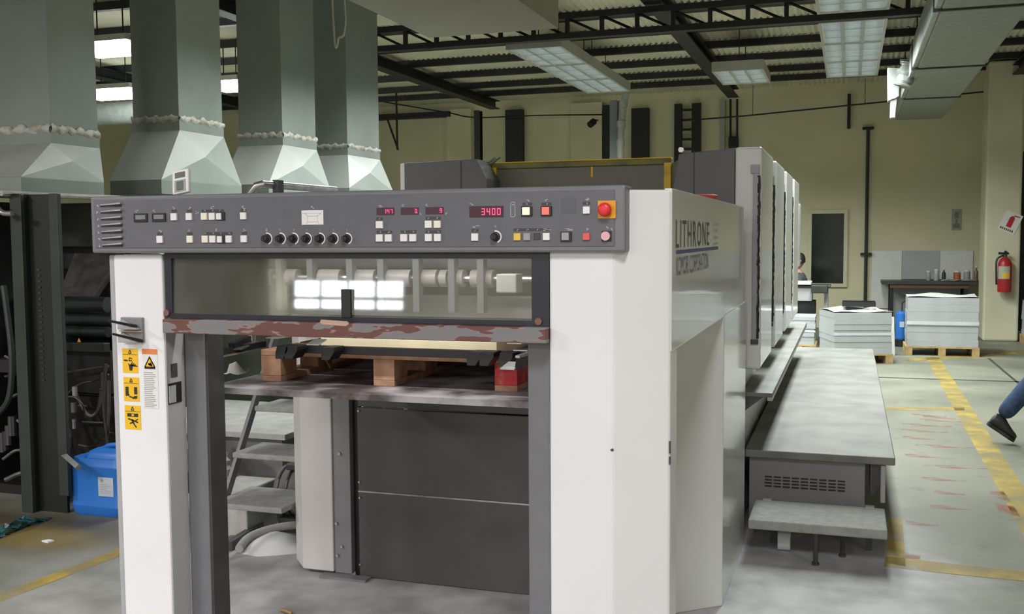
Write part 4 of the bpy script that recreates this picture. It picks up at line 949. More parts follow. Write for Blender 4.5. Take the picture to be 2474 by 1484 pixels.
# ================================================================== the dark press on the left with its four hoods
HY = [1.87, 3.155, 4.555, 6.0]; HD = [.70, 1.0, 1.06, 1.0]; HZ = [1.868, 1.915, 1.95, 1.98]
HW = [.60, .44, .46, .44]; DF = [(122, 310, 240), (433, 285, 540), (683, 325, 765), (840, 352, 918)]
hl = ['grey sheet metal hood and duct beside the dark machine uprights', 'grey sheet metal hood and duct behind the white handset', 'grey sheet metal hood and duct, third along the dark press', 'grey sheet metal hood and duct furthest along the dark press']
for i in range(4):
    xe = -3.0; y0_, y1_ = HY[i], HY[i]+HD[i]; z0_ = HZ[i]; lip = .10
    xd = -3.1; yd0 = P(DF[i][0], DF[i][1], x=xd).y; yd1 = P(DF[i][2], DF[i][1]+14, x=xd).y; zc = P(DF[i][0], DF[i][1], x=xd).z
    wd = (.58, .42, .45, .40)[i]; x0_ = xe-HW[i]; xm0 = xd-wd
    t = thing('exhaust_hood', hl[i], 'hood', ((xe+x0_)/2, (y0_+y1_)/2, z0_), 'exhaust hoods over the dark press')
    B().box(x0_, xe, y0_, y1_, z0_, z0_+lip).obj('hood_lip', GALV, t, .003)
    lo = [Vector(p) for p in ((x0_, y0_, z0_+lip), (xe, y0_, z0_+lip), (xe, y1_, z0_+lip), (x0_, y1_, z0_+lip))]
    zt = zc-.09
    hi = [Vector(p) for p in ((xm0, yd0, zt), (xd, yd0, zt), (xd, yd1, zt), (xm0, yd1, zt))]
    # front, back, left faces plain, in the painted lit tone; the right face is cross-broken into four pressed triangles
    fr_ = B().add(lo+hi, [(0, 1, 5, 4), (2, 3, 7, 6), (3, 0, 4, 7)]).obj('hood_skirt', GALV_LIT, t)
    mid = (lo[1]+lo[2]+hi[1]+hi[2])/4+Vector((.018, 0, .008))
    for (p, q, m) in ((lo[1], lo[2], GALV), (lo[2], hi[2], GALV), (hi[2], hi[1], GALV_LIT), (hi[1], lo[1], GALV_LIT)):  # lit and shaded tones painted onto the triangles
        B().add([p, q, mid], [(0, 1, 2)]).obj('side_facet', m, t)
    B().box(xm0, xd, yd0, yd1, zt, zc).obj('neck', GALV, t)
    B().box(xm0+.006, xd-.006, yd0+.006, yd1-.006, zc, 4.0).obj('duct', GALV, t, .003)
    # ragged sealed collar
    cb = B(); n = 26; ph = i*1.7
    for s_ in (0, 1):
        k0 = len(cb.v)
        for k in range(n+1):
            f0 = k/n; wv = .006*math.sin(k*.9+ph)+.004*math.sin(k*2.3+ph)+random.uniform(-.003, .003); th_ = .022+.006*math.sin(k*1.3+ph*2)
            p = Vector((xm0+(xd-xm0)*f0, yd0, zc)) if s_ == 0 else Vector((xd, yd0+(yd1-yd0)*f0, zc))
            nn = Vector((0, -1, 0)) if s_ == 0 else Vector((1, 0, 0))
            for (dn, dz) in ((.001, -th_), (.010, -th_*.5), (.014, 0), (.010, th_*.6), (.001, th_)): cb.v.append(tuple(p+nn*dn+Vector((0, 0, dz+wv))))
        for k in range(n):
            for q in range(4): cb.f.append((k0+k*5+q, k0+k*5+q+1, k0+(k+1)*5+q+1, k0+(k+1)*5+q))
    cb.obj('sealed_collar', TAPE, t, smooth=True)
# rope hanging near the cream duct
pr = [Vector((P(803, 5, y=5.0).x, 5.0, 4.14)), P(803, 5, y=5.0), P(806, 60, y=5.0), P(810, 112, y=5.0), P(815, 108, y=5.0), P(818, 92, y=5.0), P(830, 85, y=5.0), P(835, 50, y=5.0), P(833, 5, y=5.0), Vector((P(833, 5, y=5.0).x, 5.0, 4.14))]
tag(B().tube(spline(pr, 6), .009, 6).obj('hanging_rope', mat('rope_grey', (.34, .34, .30), .8)), 'looped grey rope hanging before the fourth hood duct', 'rope')
zz = P(280, 275, y=9.6).z; xx0, xx1 = P(150, 275, y=9.6).x, P(420, 275, y=9.6).x
t = thing('round_duct', 'silver foil round duct glimpsed between the first two hoods', 'duct', ((xx0+xx1)/2, 9.6, zz))
B().tube([(xx0, 9.6, zz), (xx1, 9.6, zz)], .17, 18).obj('casing', FOIL, t, smooth=True)
for q in (.2, .8): B().tube([(xx0+(xx1-xx0)*q, 9.6, zz+.15), (xx0+(xx1-xx0)*q, 9.6, 4.13)], .01, 6).obj('hanger_rod', BLKSTL, t)

t = thing('dark_press', 'dark green black printing press with open sides under the hoods', 'printing press', (-4.1, 4.6, 0))
LP = t
B().box(-4.9, -3.55, 2.1, 7.6, .02, 1.84).obj('machine_core', SOOT, t)
B().box(-3.54, -3.2, 2.95, 7.5, .02, 1.80).obj('side_frame', SOOT, t)
# uprights: flanged posts with slotted webs
def upright(u0, u1, u2, y, z1, vb):
    xa, xb, xc = P(u0, 800, y=y).x, P(u1, 800, y=y).x, P(u2, 800, y=y).x
    B().box(xa, xb, y, y+.30, .0, z1).obj('upright', GRNMID, t, .005)
    return xa, xb, xc
y = 1.77
xa = P(35, 800, y=y).x; xb = P(62, 800, y=y).x; xc = P(128, 800, y=y).x; xd_ = P(150, 800, y=y).x
B().box(xa, xb, y, y+.03, 0, 1.86).obj('upright', GRNMID, t, .004)
B().box(xb-.012, xb, y+.03, y+.30, 0, 1.86).obj('upright_web', GRNDARK, t)
B().box(xb, xc, y+.06, y+.08, 0, 1.86).obj('web_panel', GRNDARK, t)
B().box(xc, xd_, y, y+.03, .12, 1.86).obj('upright', GRNMID, t, .004)
for xq in (P(52, 800, y=y).x, P(96, 800, y=y+.06).x):
    for k in range(20):
        z = 1.42-k*.034; B().box(xq+.002, xq+.024, y+(.028 if xq < xb else .055), y+(.032 if xq < xb else .062), z, z+.012).obj('rack_tooth', GRNMID, t)
B().box(P(20, 480, y=y).x-.4, -2.93, y-.05, y+.08, 1.861, 1.866).obj('top_plate', GALV, t)
B().tube(spline([P(-10, 497, y=1.7), P(3, 512, y=1.7), P(14, 516, y=1.7), P(30, 516, y=1.7)], 5), .016, 10).obj('grab_handle', STEEL, t, smooth=True)
B().tube([(-3.0, 1.72, 1.865), (-2.90, 2.6, 1.865)], .016, 8).obj('edge_rail', POWDER, t)
# cross beam and rollers between the frames
B().box(-3.5, -2.95, 2.5, 2.62, 1.55, 1.83).obj('cross_beam', GRNDARK, t, .006)
B().box(-3.5, -2.85, 2.62, 2.7, 1.40, 1.84).obj('cross_beam', SOOT, t, .006)
a, e = P(135, 612, y=2.45), P(262, 720, y=2.45)
B().hexa((Vector((a.x, 2.62, a.z)), Vector((e.x, 2.62, a.z)), Vector((e.x-.12, 2.45, e.z)), Vector((a.x, 2.45, e.z))), (Vector((a.x, 2.66, a.z)), Vector((e.x, 2.66, a.z)), Vector((e.x-.12, 2.5, e.z)), Vector((a.x, 2.5, e.z)))).obj('ink_tray', ROLL, t)
for (v, r_, yy) in ((735, .05, 2.4), (770, .045, 2.45), (800, .035, 2.4)):
    z = P(180, v, y=yy).z; B().tube([(-3.5, yy, z), (-2.86, yy, z)], r_, 14).obj('ink_roller', mat('oily_black', (.02, .024, .026), .25), t, smooth=True)
B().box(-3.5, -2.82, 2.3, 2.36, P(180, 850, y=2.3).z, P(180, 828, y=2.3).z).obj('cross_beam', GRNDARK, t, .004)
B().box(-3.5, -2.82, 2.36, 2.42, .62, P(180, 850, y=2.3).z).obj('guard_plate', SOOT, t)
c = P(191, 822, y=2.29); B().add([(c.x-.014, 2.29, c.z-.012), (c.x+.014, 2.29, c.z-.012), (c.x, 2.29, c.z+.014)], [(0, 1, 2)]).obj('warning_mark', YELLOW, t)
# left bay clutter
for k in range(7):
    u = random.uniform(0, 30); v = 860+k*50; yy = 2.0
    p = P(u, v, y=yy); B().tube(spline([p, p+Vector((random.uniform(.05, .2), .05, random.uniform(-.15, .05))), p+Vector((random.uniform(.1, .3), .1, random.uniform(-.4, -.1)))], 6), random.uniform(.008, .018), 8).obj('cable', (ROLL, GRNMID, DARK)[k % 3], t, smooth=True)
pts = [P(8, 690, y=1.95), P(15, 740, y=1.95), P(28, 860, y=1.95), P(22, 960, y=1.95), P(-5, 1000, y=1.95)]
B().tube(spline(pts, 6), .018, 8).obj('cable', GRNMID, t, smooth=True)
B().box(P(-20, 880, y=1.95).x, P(30, 880, y=1.95).x, 1.95, 2.2, P(10, 900, y=1.95).z, P(10, 870, y=1.95).z).obj('cross_beam', SOOT, t)
for k in range(5):
    c = P(5+7*k, 1010+random.uniform(-30, 50), y=2.0); B().tube([c, c-Vector((0, 0, .12))], .018, 8).obj('valve', (DARK, NAVY, DARK)[k % 3], t)
# right bay cables and fittings
for k, pp in enumerate((((182, 945), (195, 975), (210, 1000), (225, 1004), (238, 985), (245, 940)), ((150, 965), (190, 930), (230, 920), (262, 905)), ((255, 880), (250, 980), (258, 1040), (275, 1050)), ((190, 1075), (225, 1080), (245, 1060), (262, 1068)), ((160, 960), (180, 960), (200, 980), (205, 1010)), ((262, 920), (262, 1000), (255, 1085)), ((246, 900), (250, 990), (262, 1090)))):
    B().tube(spline([P(u, v, y=2.25-.02*k) for u, v in pp], 6), (.009, .006, .011, .006, .006, .012, .008)[k], 8).obj('cable', (POWDERD, ROLL, ROLL, mat('brown_cable', (.12, .06, .045), .6), ROLL, ROLL, ROLL)[k], t, smooth=True)
for (u, v, m) in ((181, 946, POWDER), (180, 1024, STEEL), (160, 1003, ROLL), (168, 1050, POWDERD), (178, 985, POWDERD), (170, 1068, ROLL)):
    c = P(u, v, y=2.22); B().tube([c+Vector((0, 0, .03)), c-Vector((0, 0, .03))], .016, 10).obj('fitting', m, t, smooth=True)
for (u0_, v0_, u1_, v1_) in ((200, 1020, 250, 1022), (160, 900, 262, 885), (190, 980, 215, 983)):
    B().tube([P(u0_, v0_, y=2.3), P(u1_, v1_, y=2.3)], .008, 6).obj('rod', DARK, t)
B().box(-3.5, -2.7, 2.34, 2.42, .02, .6).obj('guard_plate', SOOT, t)
B().tube([P(150, 1095, y=1.80), P(190, 1130, y=1.70)], .02, 4).obj('lever', POWDERD, t)
B().box(-4.9, -2.8, 2.1, 2.6, 0, .06).obj('plinth', SOOT, t)

# blue jerrycan
c = P(232, 1248, z=0); jx, jy = c.x+.0, c.y+.12
t = thing('jerrycan', 'blue plastic jerrycan on the floor beside the dark press', 'jerrycan', (jx, jy, 0))
jb = B(); prof = [(0, .90), (.012, .97), (.05, 1), (.055, 1.012), (.062, 1.012), (.067, 1), (.28, 1), (.285, 1.014), (.292, 1.014), (.297, .995), (.335, .93)]
HX, HYY, RR = .185, .125, .05
def rr(cx, cy, hx, hy, r, z, n=5):
    out = []
    for (sx, sy, a0) in ((1, 1, 0), (-1, 1, 90), (-1, -1, 180), (1, -1, 270)):
        for k in range(n+1):
            a_ = math.radians(a0+90*k/n); out.append((cx+sx*(hx-r)+r*math.cos(a_), cy+sy*(hy-r)+r*math.sin(a_), z))
    return out
def loft(b_, rings):
    k0 = len(b_.v); n = len(rings[0])
    for r_ in rings: b_.v += r_
    for i in range(len(rings)-1):
        for j in range(n): b_.f.append((k0+i*n+j, k0+i*n+(j+1) % n, k0+(i+1)*n+(j+1) % n, k0+(i+1)*n+j))
    b_.f.append(tuple(k0+j for j in range(n))[::-1]); b_.f.append(tuple(k0+(len(rings)-1)*n+j for j in range(n)))
loft(jb, [rr(jx, jy, HX*s_, HYY*s_, RR, z) for z, s_ in prof])
# raised shoulder on one side carrying the grip
loft(jb, [rr(jx+.04, jy, .135, .105, .045, .30), rr(jx+.04, jy, .135, .10, .045, .352), rr(jx+.05, jy, .115, .085, .04, .376), rr(jx+.055, jy, .10, .07, .035, .384)])
jb.obj('body', BLUE, t, smooth=True)
B().tube(spline([(jx-.02, jy-.01, .375), (jx+.02, jy-.01, .395), (jx+.09, jy-.01, .40), (jx+.125, jy-.01, .37)], 5), .014, 8).obj('grip', BLUE, t, smooth=True)
B().tube([(jx-.10, jy, .325), (jx-.10, jy, .355)], .028, 16).obj('screw_cap', BLUE, t)
a, e = P(241, 1157, y=jy-HYY-.004), P(283, 1200, y=jy-HYY-.004)
B().box(jx+.03, jx+.135, jy-HYY-.0035, jy-HYY-.0005, .125, .235).obj('label', LABELW, t)
lp = B().disc((jx+.055, jy-HYY-.004, .215), (0, 1, 0), .010, .0006, 12)
for k in range(6): lp.box(jx+.042, jx+random.uniform(.09, .125), jy-HYY-.0042, jy-HYY-.0036, .142+.010*k, .145+.010*k)
lp.obj('label_print', STKT, t)
# crumpled teal wrap on the floor
cw = B(); c0, c1 = P(0, 1300, z=0), P(125, 1252, z=0); nU, nV = 22, 6
for i in range(nU):
    for j in range(nV):
        f = i/(nU-1); p = c0.lerp(c1, f); edge = min(1, 4*f, 4*(1-f))*math.sin(math.pi*j/(nV-1))
        cw.v.append((p.x+random.uniform(-.02, .02), p.y-.10+(j/(nV-1)-.5)*.26+random.uniform(-.02, .02), .002+edge*random.uniform(.02, .08)))
for i in range(nU-1):
    for j in range(nV-1): cw.f.append((i*nV+j, (i+1)*nV+j, (i+1)*nV+j+1, i*nV+j+1))
tag(cw.obj('crumpled_wrap', TEAL), 'crumpled dark teal plastic wrap on the floor by the dark uprights', 'wrap')
c = P(115, 1310, z=0); 
tag(B().prism([(c.x-.03, c.y-.01), (c.x+.02, c.y-.02), (c.x+.03, c.y+.015), (c.x-.01, c.y+.02)], .001, .009).obj('paper_scrap', STKW), 'small paper scrap on the oily floor', 'scrap')

# ================================================================== paper stacks and work corner at the far end
def turn(t, deg, about):
    t.rotation_euler.z = math.radians(deg)
def stack(name, label, plabel, x0, x1, y0, y1, ztop, deg, loose=True):
    cx, cy = (x0+x1)/2, (y0+y1)/2
    p, zd_ = make_pallet('pallet', plabel, x0-.02, x1+.02, y0-.01, y1+.02, 0, WOODL, 'pallets under the wrapped paper')
    turn(p, deg, (cx, cy))
    t = thing(name, label, 'paper stack', (cx, cy, zd_), 'wrapped paper stacks')
    n = 7; h = (ztop-zd_)/n; z = zd_+.001
    for k in range(n):
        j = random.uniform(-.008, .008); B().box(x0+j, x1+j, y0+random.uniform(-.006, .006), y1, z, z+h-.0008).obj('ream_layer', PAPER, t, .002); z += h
    if loose:
        b_ = B(); nn = 9; mm = 7
        for i in range(nn):
            for j in range(mm):
                b_.v.append((x0+(x1-x0)*i/(nn-1)*1.02-.01, y0+(y1-y0)*j/(mm-1), z+.006+.016*(math.sin(i*1.1+j*.7)+1)*(.4+.6*j/(mm-1))))
        for i in range(nn-1):
            for j in range(mm-1): b_.f.append((i*mm+j, (i+1)*mm+j, (i+1)*mm+j+1, i*mm+j+1))
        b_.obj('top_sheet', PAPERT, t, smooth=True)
    # shrink wrap glints painted as a pale band across the front
    B().box(x0-.006, x1+.006, y0-.008, y0-.0065, zd_+(ztop-zd_)*.45, zd_+(ztop-zd_)*.52).obj('wrap_glint', mat('film_glint', (.62, .66, .70), .12, coat=.5), t)
    turn(t, deg, (cx, cy))
    return t, z
tA, zA = stack('paper_stack', 'wrapped white paper stack with a black tray on its loose top sheets', 'pale wooden pallet under the paper stack with the black tray', 1.33, 2.03, 10.28, 10.98, .63, 16)
tB, zB = stack('paper_stack', 'square wrapped white paper stack standing beside the pillar', 'pale wooden pallet under the paper stack beside the pillar', 2.34, 3.20, 11.4, 12.0, .76, 0)
tC, zC = stack('paper_stack', 'low paper stack half hidden behind the walkway end', 'pale wooden pallet behind the walkway end', .78, 1.18, 11.2, 11.75, .5, 0, False)
tD, zD = stack('paper_stack', 'white paper stack in the shade right of the pillar', 'pale wooden pallet in the shade right of the pillar', 4.02, 4.7, 13.0, 13.6, .62, 0)
# black tray with rim
c = P(2075, 728, y=10.7); zz = zA+.055
t = thing('black_tray', 'shallow black tray on the loose top sheets of the paper stack', 'tray', (c.x, 10.72, zz))
B().box(c.x-.19, c.x+.19, 10.58, 10.86, zz, zz+.02).obj('base', BLACK, t, .006)
for (a, b2, e, d) in ((-.20, .20, 10.565, 10.58), (-.20, .20, 10.86, 10.875), (-.20, -.19, 10.58, 10.86), (.19, .20, 10.58, 10.86)): B().box(c.x+a, c.x+b2, e, d, zz, zz+.06).obj('rim', BLACK, t)
# white paper sheet standing up behind the stack
pa, pb = P(2105, 760, y=11.3), P(2165, 715, y=11.3)
o = B().prism([(pa.x, .3), (pb.x, .28), (pb.x-.02, pb.z), (pa.x+.04, pb.z+.02)], 11.3, 11.33, 'y').obj('leaning_board', PAPERT)
for v in o.data.vertices: v.co.z *= 1
o.location.z = 0; tag(o, 'white board leaning upright between the two paper stacks', 'board')
# blue trolley between stacks
c = P(2178, 800, y=12.5)
t = thing('blue_drum', 'small blue drum with dark base between the paper stacks', 'drum', (c.x, 12.5, 0))
B().tube([(c.x, 12.5, .10), (c.x, 12.5, .13), (c.x, 12.5, .38), (c.x, 12.5, .47), (c.x, 12.5, .50)], [.07, .085, .085, .08, .05], 18).obj('body', BLUE, t, smooth=True)
B().tube([(c.x, 12.5, .0), (c.x, 12.5, .10)], .09, 14).obj('base', BLACK, t)
B().box(c.x-.03, c.x+.03, 12.41, 12.414, .28, .36).obj('label', LABELW, t)
B().tube([(c.x, 12.5, .5), (c.x, 12.5, .62), (c.x+.05, 12.45, .66)], .012, 8).obj('tap', DARK, t)
# work table
t = thing('work_table', 'dark topped work table against the far cream wall', 'table', (2.8, 14.9, 0))
tz = P(2250, 680, y=14.6).z
B().box(P(2130, 680, y=14.6).x, 3.64, 14.55, 15.2, tz-.05, tz).obj('tabletop', DARK, t, .004)
B().box(P(2150, 680, y=14.6).x, 3.40, 14.58, 14.60, tz-.11, tz-.05).obj('apron', mat('brown_edge', (.13, .07, .04), .6), t)
for x in (2.26, 3.36):
    for y in (14.62, 15.12): B().box(x-.03, x+.03, y-.03, y+.03, 0, tz-.05).obj('leg', BLKSTL, t)
B().box(2.30, 3.32, 15.0, 15.03, .12, tz-.12).obj('back_board', GREYL, t)
# white boards on the wall behind the table
for (u0_, u1_, m, lab) in ((2107, 2178, STKW, 'white board with a rounded grey shape leaning at the left end of the table'), (2180, 2270, PAPER, 'pale grey splash board behind the jars'), (2272, 2350, STKW, 'white splash board at the pillar end of the table')):
    a, e = P(u0_, 606, y=YF-.03), P(u1_, 676, y=YF-.03)
    o = B().box(a.x, e.x, YF-.03, YF-.005, tz+.003 if u0_ > 2110 else .35, a.z).obj('splash_board', m, None, .004); tag(o, lab, 'board')
# jars and bottles
JL = (('glass_jar', 2243, 22, .035, PVC, 'narrow grey jar with white lid on the work table', 'jar'), ('glass_jar', 2262, 26, .04, mat('jar_pale', (.45, .46, .45), .2), 'pale jar in the middle of the work table', 'jar'), ('bottle', 2280, 28, .03, GRNMID, 'dark green bottle on the work table', 'bottle'), ('tin', 2312, 22, .055, mat('tin_orange', (.40, .13, .05), .4), 'orange brown tin on the work table', 'tin'), ('glass_jar', 2336, 24, .05, GREYL, 'squat grey jar on the work table', 'jar'), ('bottle', 2358, 34, .03, mat('bottle_amber', (.16, .10, .06), .3), 'tall amber bottle at the pillar end of the table', 'bottle'))
for (nm, u, hpx, r_, m, lab, cat) in JL:
    x = P(u, 676, y=14.9).x; h = hpx*.0072
    t = thing(nm, lab, cat, (x, 14.9, tz))
    if nm == 'bottle': B().tube([(x, 14.9, tz), (x, 14.9, tz+h*.6), (x, 14.9, tz+h*.72), (x, 14.9, tz+h*.95)], [r_, r_, r_*.4, r_*.35], 14).obj('body', m, t, smooth=True)
    else: B().tube([(x, 14.9, tz), (x, 14.9, tz+h*.02), (x, 14.9, tz+h*.8), (x, 14.9, tz+h*.86)], [r_*.95, r_, r_, r_*.8], 14).obj('body', m, t, smooth=True)
    B().tube([(x, 14.9, tz+h*.86), (x, 14.9, tz+h)], r_*(.45 if nm == 'bottle' else .85), 14).obj('lid', STKW, t)
o = B(); c = P(2320, 678, y=14.7)
for i in range(7):
    for j in range(4): o.v.append((c.x-.28+.085*i, 14.62+.06*j, tz+.004+.02*abs(math.sin(i*1.7+j))))
for i in range(6):
    for j in range(3): o.f.append((i*4+j, (i+1)*4+j, (i+1)*4+j+1, i*4+j+1))
tag(o.obj('crumpled_paper', PAPERT, smooth=True), 'crumpled white paper lying on the work table', 'paper')
# faded poster on the wall
a, e = P(2300, 505, y=YF-.01), P(2322, 556, y=YF-.01)
t = thing('wall_poster', 'small faded grey notice on the cream wall above the table', 'poster', ((a.x+e.x)/2, YF-.01, e.z))
B().box(a.x, e.x, YF-.012, YF-.002, e.z, a.z).obj('sheet', mat('faded_poster', (.33, .33, .26), .7), t)
W, H = e.x-a.x, a.z-e.z
B().box(a.x+.3*W, a.x+.7*W, YF-.014, YF-.0122, e.z+.55*H, e.z+.85*H).box(a.x+.15*W, a.x+.85*W, YF-.014, YF-.0122, e.z+.1*H, e.z+.3*H).box(a.x+.4*W, a.x+.6*W, YF-.014, YF-.0122, e.z+.3*H, e.z+.5*H).obj('print', mat('poster_print', (.17, .19, .18), .7), t)
# fire extinguisher on the pillar
c = P(2426, 700, y=13.47); ex, ey = c.x, 13.46
zb_, zt_ = P(2426, 706, y=13.46).z, P(2426, 605, y=13.46).z; H = zt_-zb_
t = thing('fire_extinguisher', 'red fire extinguisher hanging on the cream pillar', 'extinguisher', (ex, ey, zb_))
B().tube([(ex, ey, zb_), (ex, ey, zb_+.02), (ex, ey, zb_+H*.68), (ex, ey, zb_+H*.78), (ex, ey, zb_+H*.84)], [.088, .095, .095, .07, .03], 24).obj('cylinder', REDX, t, smooth=True)
B().tube([(ex, ey, zb_+H*.84), (ex, ey, zb_+H*.9)], .028, 12).obj('valve', DARK, t)
B().prism([(ex-.09, zb_+H*.9), (ex+.05, zb_+H*.9), (ex+.05, zb_+H*.94), (ex, zb_+H), (ex-.02, zb_+H*.95), (ex-.09, zb_+H*.96)], ey-.015, ey+.015, 'y').obj('lever', BLACK, t)
B().tube(spline([(ex-.03, ey-.02, zb_+H*.88), (ex-.11, ey-.03, zb_+H*.78), (ex-.118, ey-.04, zb_+H*.5), (ex-.11, ey-.03, zb_+H*.18)], 6), .013, 8).obj('hose', BLACK, t, smooth=True)
lb = B()
for k in range(9):
    a0, a1 = math.radians(200+k*12), math.radians(200+(k+1)*12); r_ = .0965
    lb.quad(*[(ex+r_*math.cos(q), ey+r_*math.sin(q), z) for q, z in ((a0, zb_+H*.32), (a1, zb_+H*.32), (a1, zb_+H*.62), (a0, zb_+H*.62))])
lb.obj('label', mat('ext_label', (.45, .46, .36), .5), t)
lb = B()
for k in range(5):
    a0, a1 = math.radians(245+k*12), math.radians(245+(k+1)*12); r_ = .0975
    lb.quad(*[(ex+r_*math.cos(q), ey+r_*math.sin(q), z) for q, z in ((a0, zb_+H*.34), (a1, zb_+H*.34), (a1, zb_+H*.47), (a0, zb_+H*.47))])
lb.obj('label_band', BTN_YE, t)
B().box(ex-.05, ex+.05, ey+.09, 13.58, zb_+H*.55, zb_+H*.62).obj('bracket', DARK, t)
# extinguisher sign, tilted
c = P(2441, 538, y=13.57)
t = thing('extinguisher_sign', 'tilted white sign with a red extinguisher picture on the pillar', 'sign', (c.x, 13.575, c.z))
def rot2(pts, y, ang=-24):
    a_ = math.radians(ang); return [(c.x+p[0]*math.cos(a_)-p[1]*math.sin(a_), y, c.z+p[0]*math.sin(a_)+p[1]*math.cos(a_)) for p in pts]
def plate(pts, y0_, y1_, name, m):
    n = len(pts); return B().add(rot2(pts, y0_)+rot2(pts, y1_), [tuple(range(n)), tuple(range(n, 2*n))]+[(i, (i+1) % n, (i+1) % n+n, i+n) for i in range(n)]).obj(name, m, t)
plate([(-.12, -.15), (.12, -.15), (.12, .15), (-.12, .15)], 13.572, 13.579, 'plate', STKW)
plate([(-.035, -.07), (.035, -.07), (.035, .07), (.012, .10), (-.012, .10), (-.035, .07)], 13.569, 13.572, 'picture', REDX)
plate([(.01, .10), (.09, .11), (.09, .125), (.01, .118)], 13.569, 13.572, 'picture', REDX)
for k in range(7): plate([(-.10+.028*k, -.125), (-.082+.028*k, -.125), (-.082+.028*k, -.095), (-.10+.028*k, -.095)], 13.569, 13.572, 'caption_mark', mat('caption_maroon', (.18, .05, .05), .5))

# machine bench with printer, by the seated worker
t = thing('feeder_bench', 'grey bench with white sheet on top beside the last printing unit', 'bench', (1.1, 12.0, 0))
z = P(1960, 690, y=11.9).z
B().box(.7, 1.36, 11.9, 12.4, z-.03, z).obj('top', DARK, t, .006)
B().box(P(1960, 690, y=11.8).x, P(2000, 690, y=11.8).x, 11.75, 12.2, z-.10, z+.01).obj('side_box', GRNMID, t, .01)
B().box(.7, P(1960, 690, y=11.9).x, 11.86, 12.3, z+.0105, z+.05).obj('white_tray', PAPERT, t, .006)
B().box(.72, P(1962, 700, y=11.9).x, 11.92, 12.35, z-.22, z-.031).obj('drawer', GREYL, t, .006)
B().box(.72, P(1970, 720, y=11.9).x, 11.95, 12.3, z-.42, z-.221).obj('motor_box', SOOT, t, .01)
a = P(1945, 712, y=11.94); B().box(a.x-.04, a.x+.06, 11.938, 11.95, a.z-.03, a.z+.03).obj('plate_label', PVC, t)
for x in (.76, 1.3): 
    for y in (11.96, 12.34): B().box(x-.025, x+.025, y-.025, y+.025, 0, z-.03).obj('leg', GREYL, t)

# ================================================================== people
def skin_body(name, J, E, mats, pick, parent):
    """one continuous body grown over a skeleton: J joint -> (position, radius), E joint pairs"""
    names = list(J); idx = {n: i for i, n in enumerate(names)}
    me = bpy.data.meshes.new(name); me.from_pydata([J[n][0] for n in names], [(idx[a], idx[b_]) for a, b_ in E], [])
    o = bpy.data.objects.new(name, me); col.objects.link(o)
    sk = o.modifiers.new('skin', 'SKIN'); sk.use_smooth_shade = True
    for i, n in enumerate(names):
        r_ = J[n][1]; me.skin_vertices[0].data[i].radius = r_ if isinstance(r_, tuple) else (r_, r_)
        me.skin_vertices[0].data[i].use_root = (n == 'pelvis')
    sb = o.modifiers.new('sub', 'SUBSURF'); sb.levels = 2; sb.render_levels = 2
    new = bpy.data.meshes.new_from_object(o.evaluated_get(bpy.context.evaluated_depsgraph_get()))
    o.modifiers.clear(); o.data = new
    for m in mats: new.materials.append(m)
    for p in new.polygons: p.material_index = pick(p.center); p.use_smooth = True
    if parent: o.parent = parent; o.location = -WLOC[parent.name]
    WLOC[o.name] = Vector((0, 0, 0))
    return o
def hand(b_, wrist, d, palm_n):
    """palm and five curled fingers"""
    d = Vector(d).normalized(); n = Vector(palm_n).normalized(); s_ = d.cross(n)
    w0 = Vector(wrist)
    b_.tube([w0, w0+d*.03, w0+d*.085], [.024, .036, .034], 8)
    for k, L in enumerate((.068, .078, .072, .056)):
        p = w0+d*.08+s_*(-.027+.018*k); b_.tube([p, p+d*L*.5+n*.006, p+d*L*.85+n*.028, p+d*L*.8+n*.045], [.0095, .009, .008, .006], 6)
    p = w0+d*.02-s_*.03; b_.tube([p, p+d*.03-s_*.022, p+d*.058-s_*.02+n*.012], [.012, .011, .008], 6)
def head(t, c, face, up=(0, 0, 1), name='head'):
    c = Vector(c); f = Vector(face).normalized(); u_ = Vector(up); s_ = f.cross(u_).normalized()
    b_ = B(); N, M = 16, 12
    for i in range(M+1):
        th = math.pi*i/M
        for j in range(N):
            a_ = 2*math.pi*j/N; zz = math.cos(th); rr_ = math.sin(th)
            k = 1.0 if zz > -.2 else 1-.25*(-.2-zz)/.8
            x, y = rr_*math.cos(a_)*.098*(k if math.cos(a_) < 0 else 1), rr_*math.sin(a_)*.076*k
            b_.v.append(tuple(c+f*x+s_*y+u_*zz*.118))
    for i in range(M):
        for j in range(N): b_.f.append((i*N+j, i*N+(j+1) % N, (i+1)*N+(j+1) % N, (i+1)*N+j))
    # nose, ears, lips
    b_.tube([c+f*.092+u_*.02, c+f*.116-u_*.018, c+f*.09-u_*.024], [.008, .014, .012], 6)
    for q in (-1, 1): b_.tube([c+s_*q*.072-f*.005+u_*.02, c+s_*q*.086-f*.015+u_*.005, c+s_*q*.072-f*.005-u_*.03], [.01, .014, .009], 6)
    hd = b_.obj('head', SKIN, t, smooth=True)
    ey = B()
    for q in (-1, 1): ey.disc(c+f*.088+s_*q*.032+u_*.008, f, .010, .006, 10)
    ey.obj('eyes', INK, t)
    B().tube([c+f*.086-u_*.058+s_*.024, c+f*.096-u_*.056, c+f*.086-u_*.058-s_*.024], [.004, .007, .004], 6).obj('mouth', mat('lips', (.33, .12, .10), .5), t)
    hb_ = B()
    for i in range(7):
        th = math.pi*.60*i/6
        for j in range(N):
            a_ = 2*math.pi*j/N; lim = th if math.cos(a_) < .35 else th*.55
            zz, rr_ = math.cos(lim), math.sin(lim)
            hb_.v.append(tuple(c+f*rr_*math.cos(a_)*.106+s_*rr_*math.sin(a_)*.086+u_*zz*.128))
    for i in range(6):
        for j in range(N): hb_.f.append((i*N+j, i*N+(j+1) % N, (i+1)*N+(j+1) % N, (i+1)*N+j))
    hb_.obj('hair', HAIR, t, smooth=True)
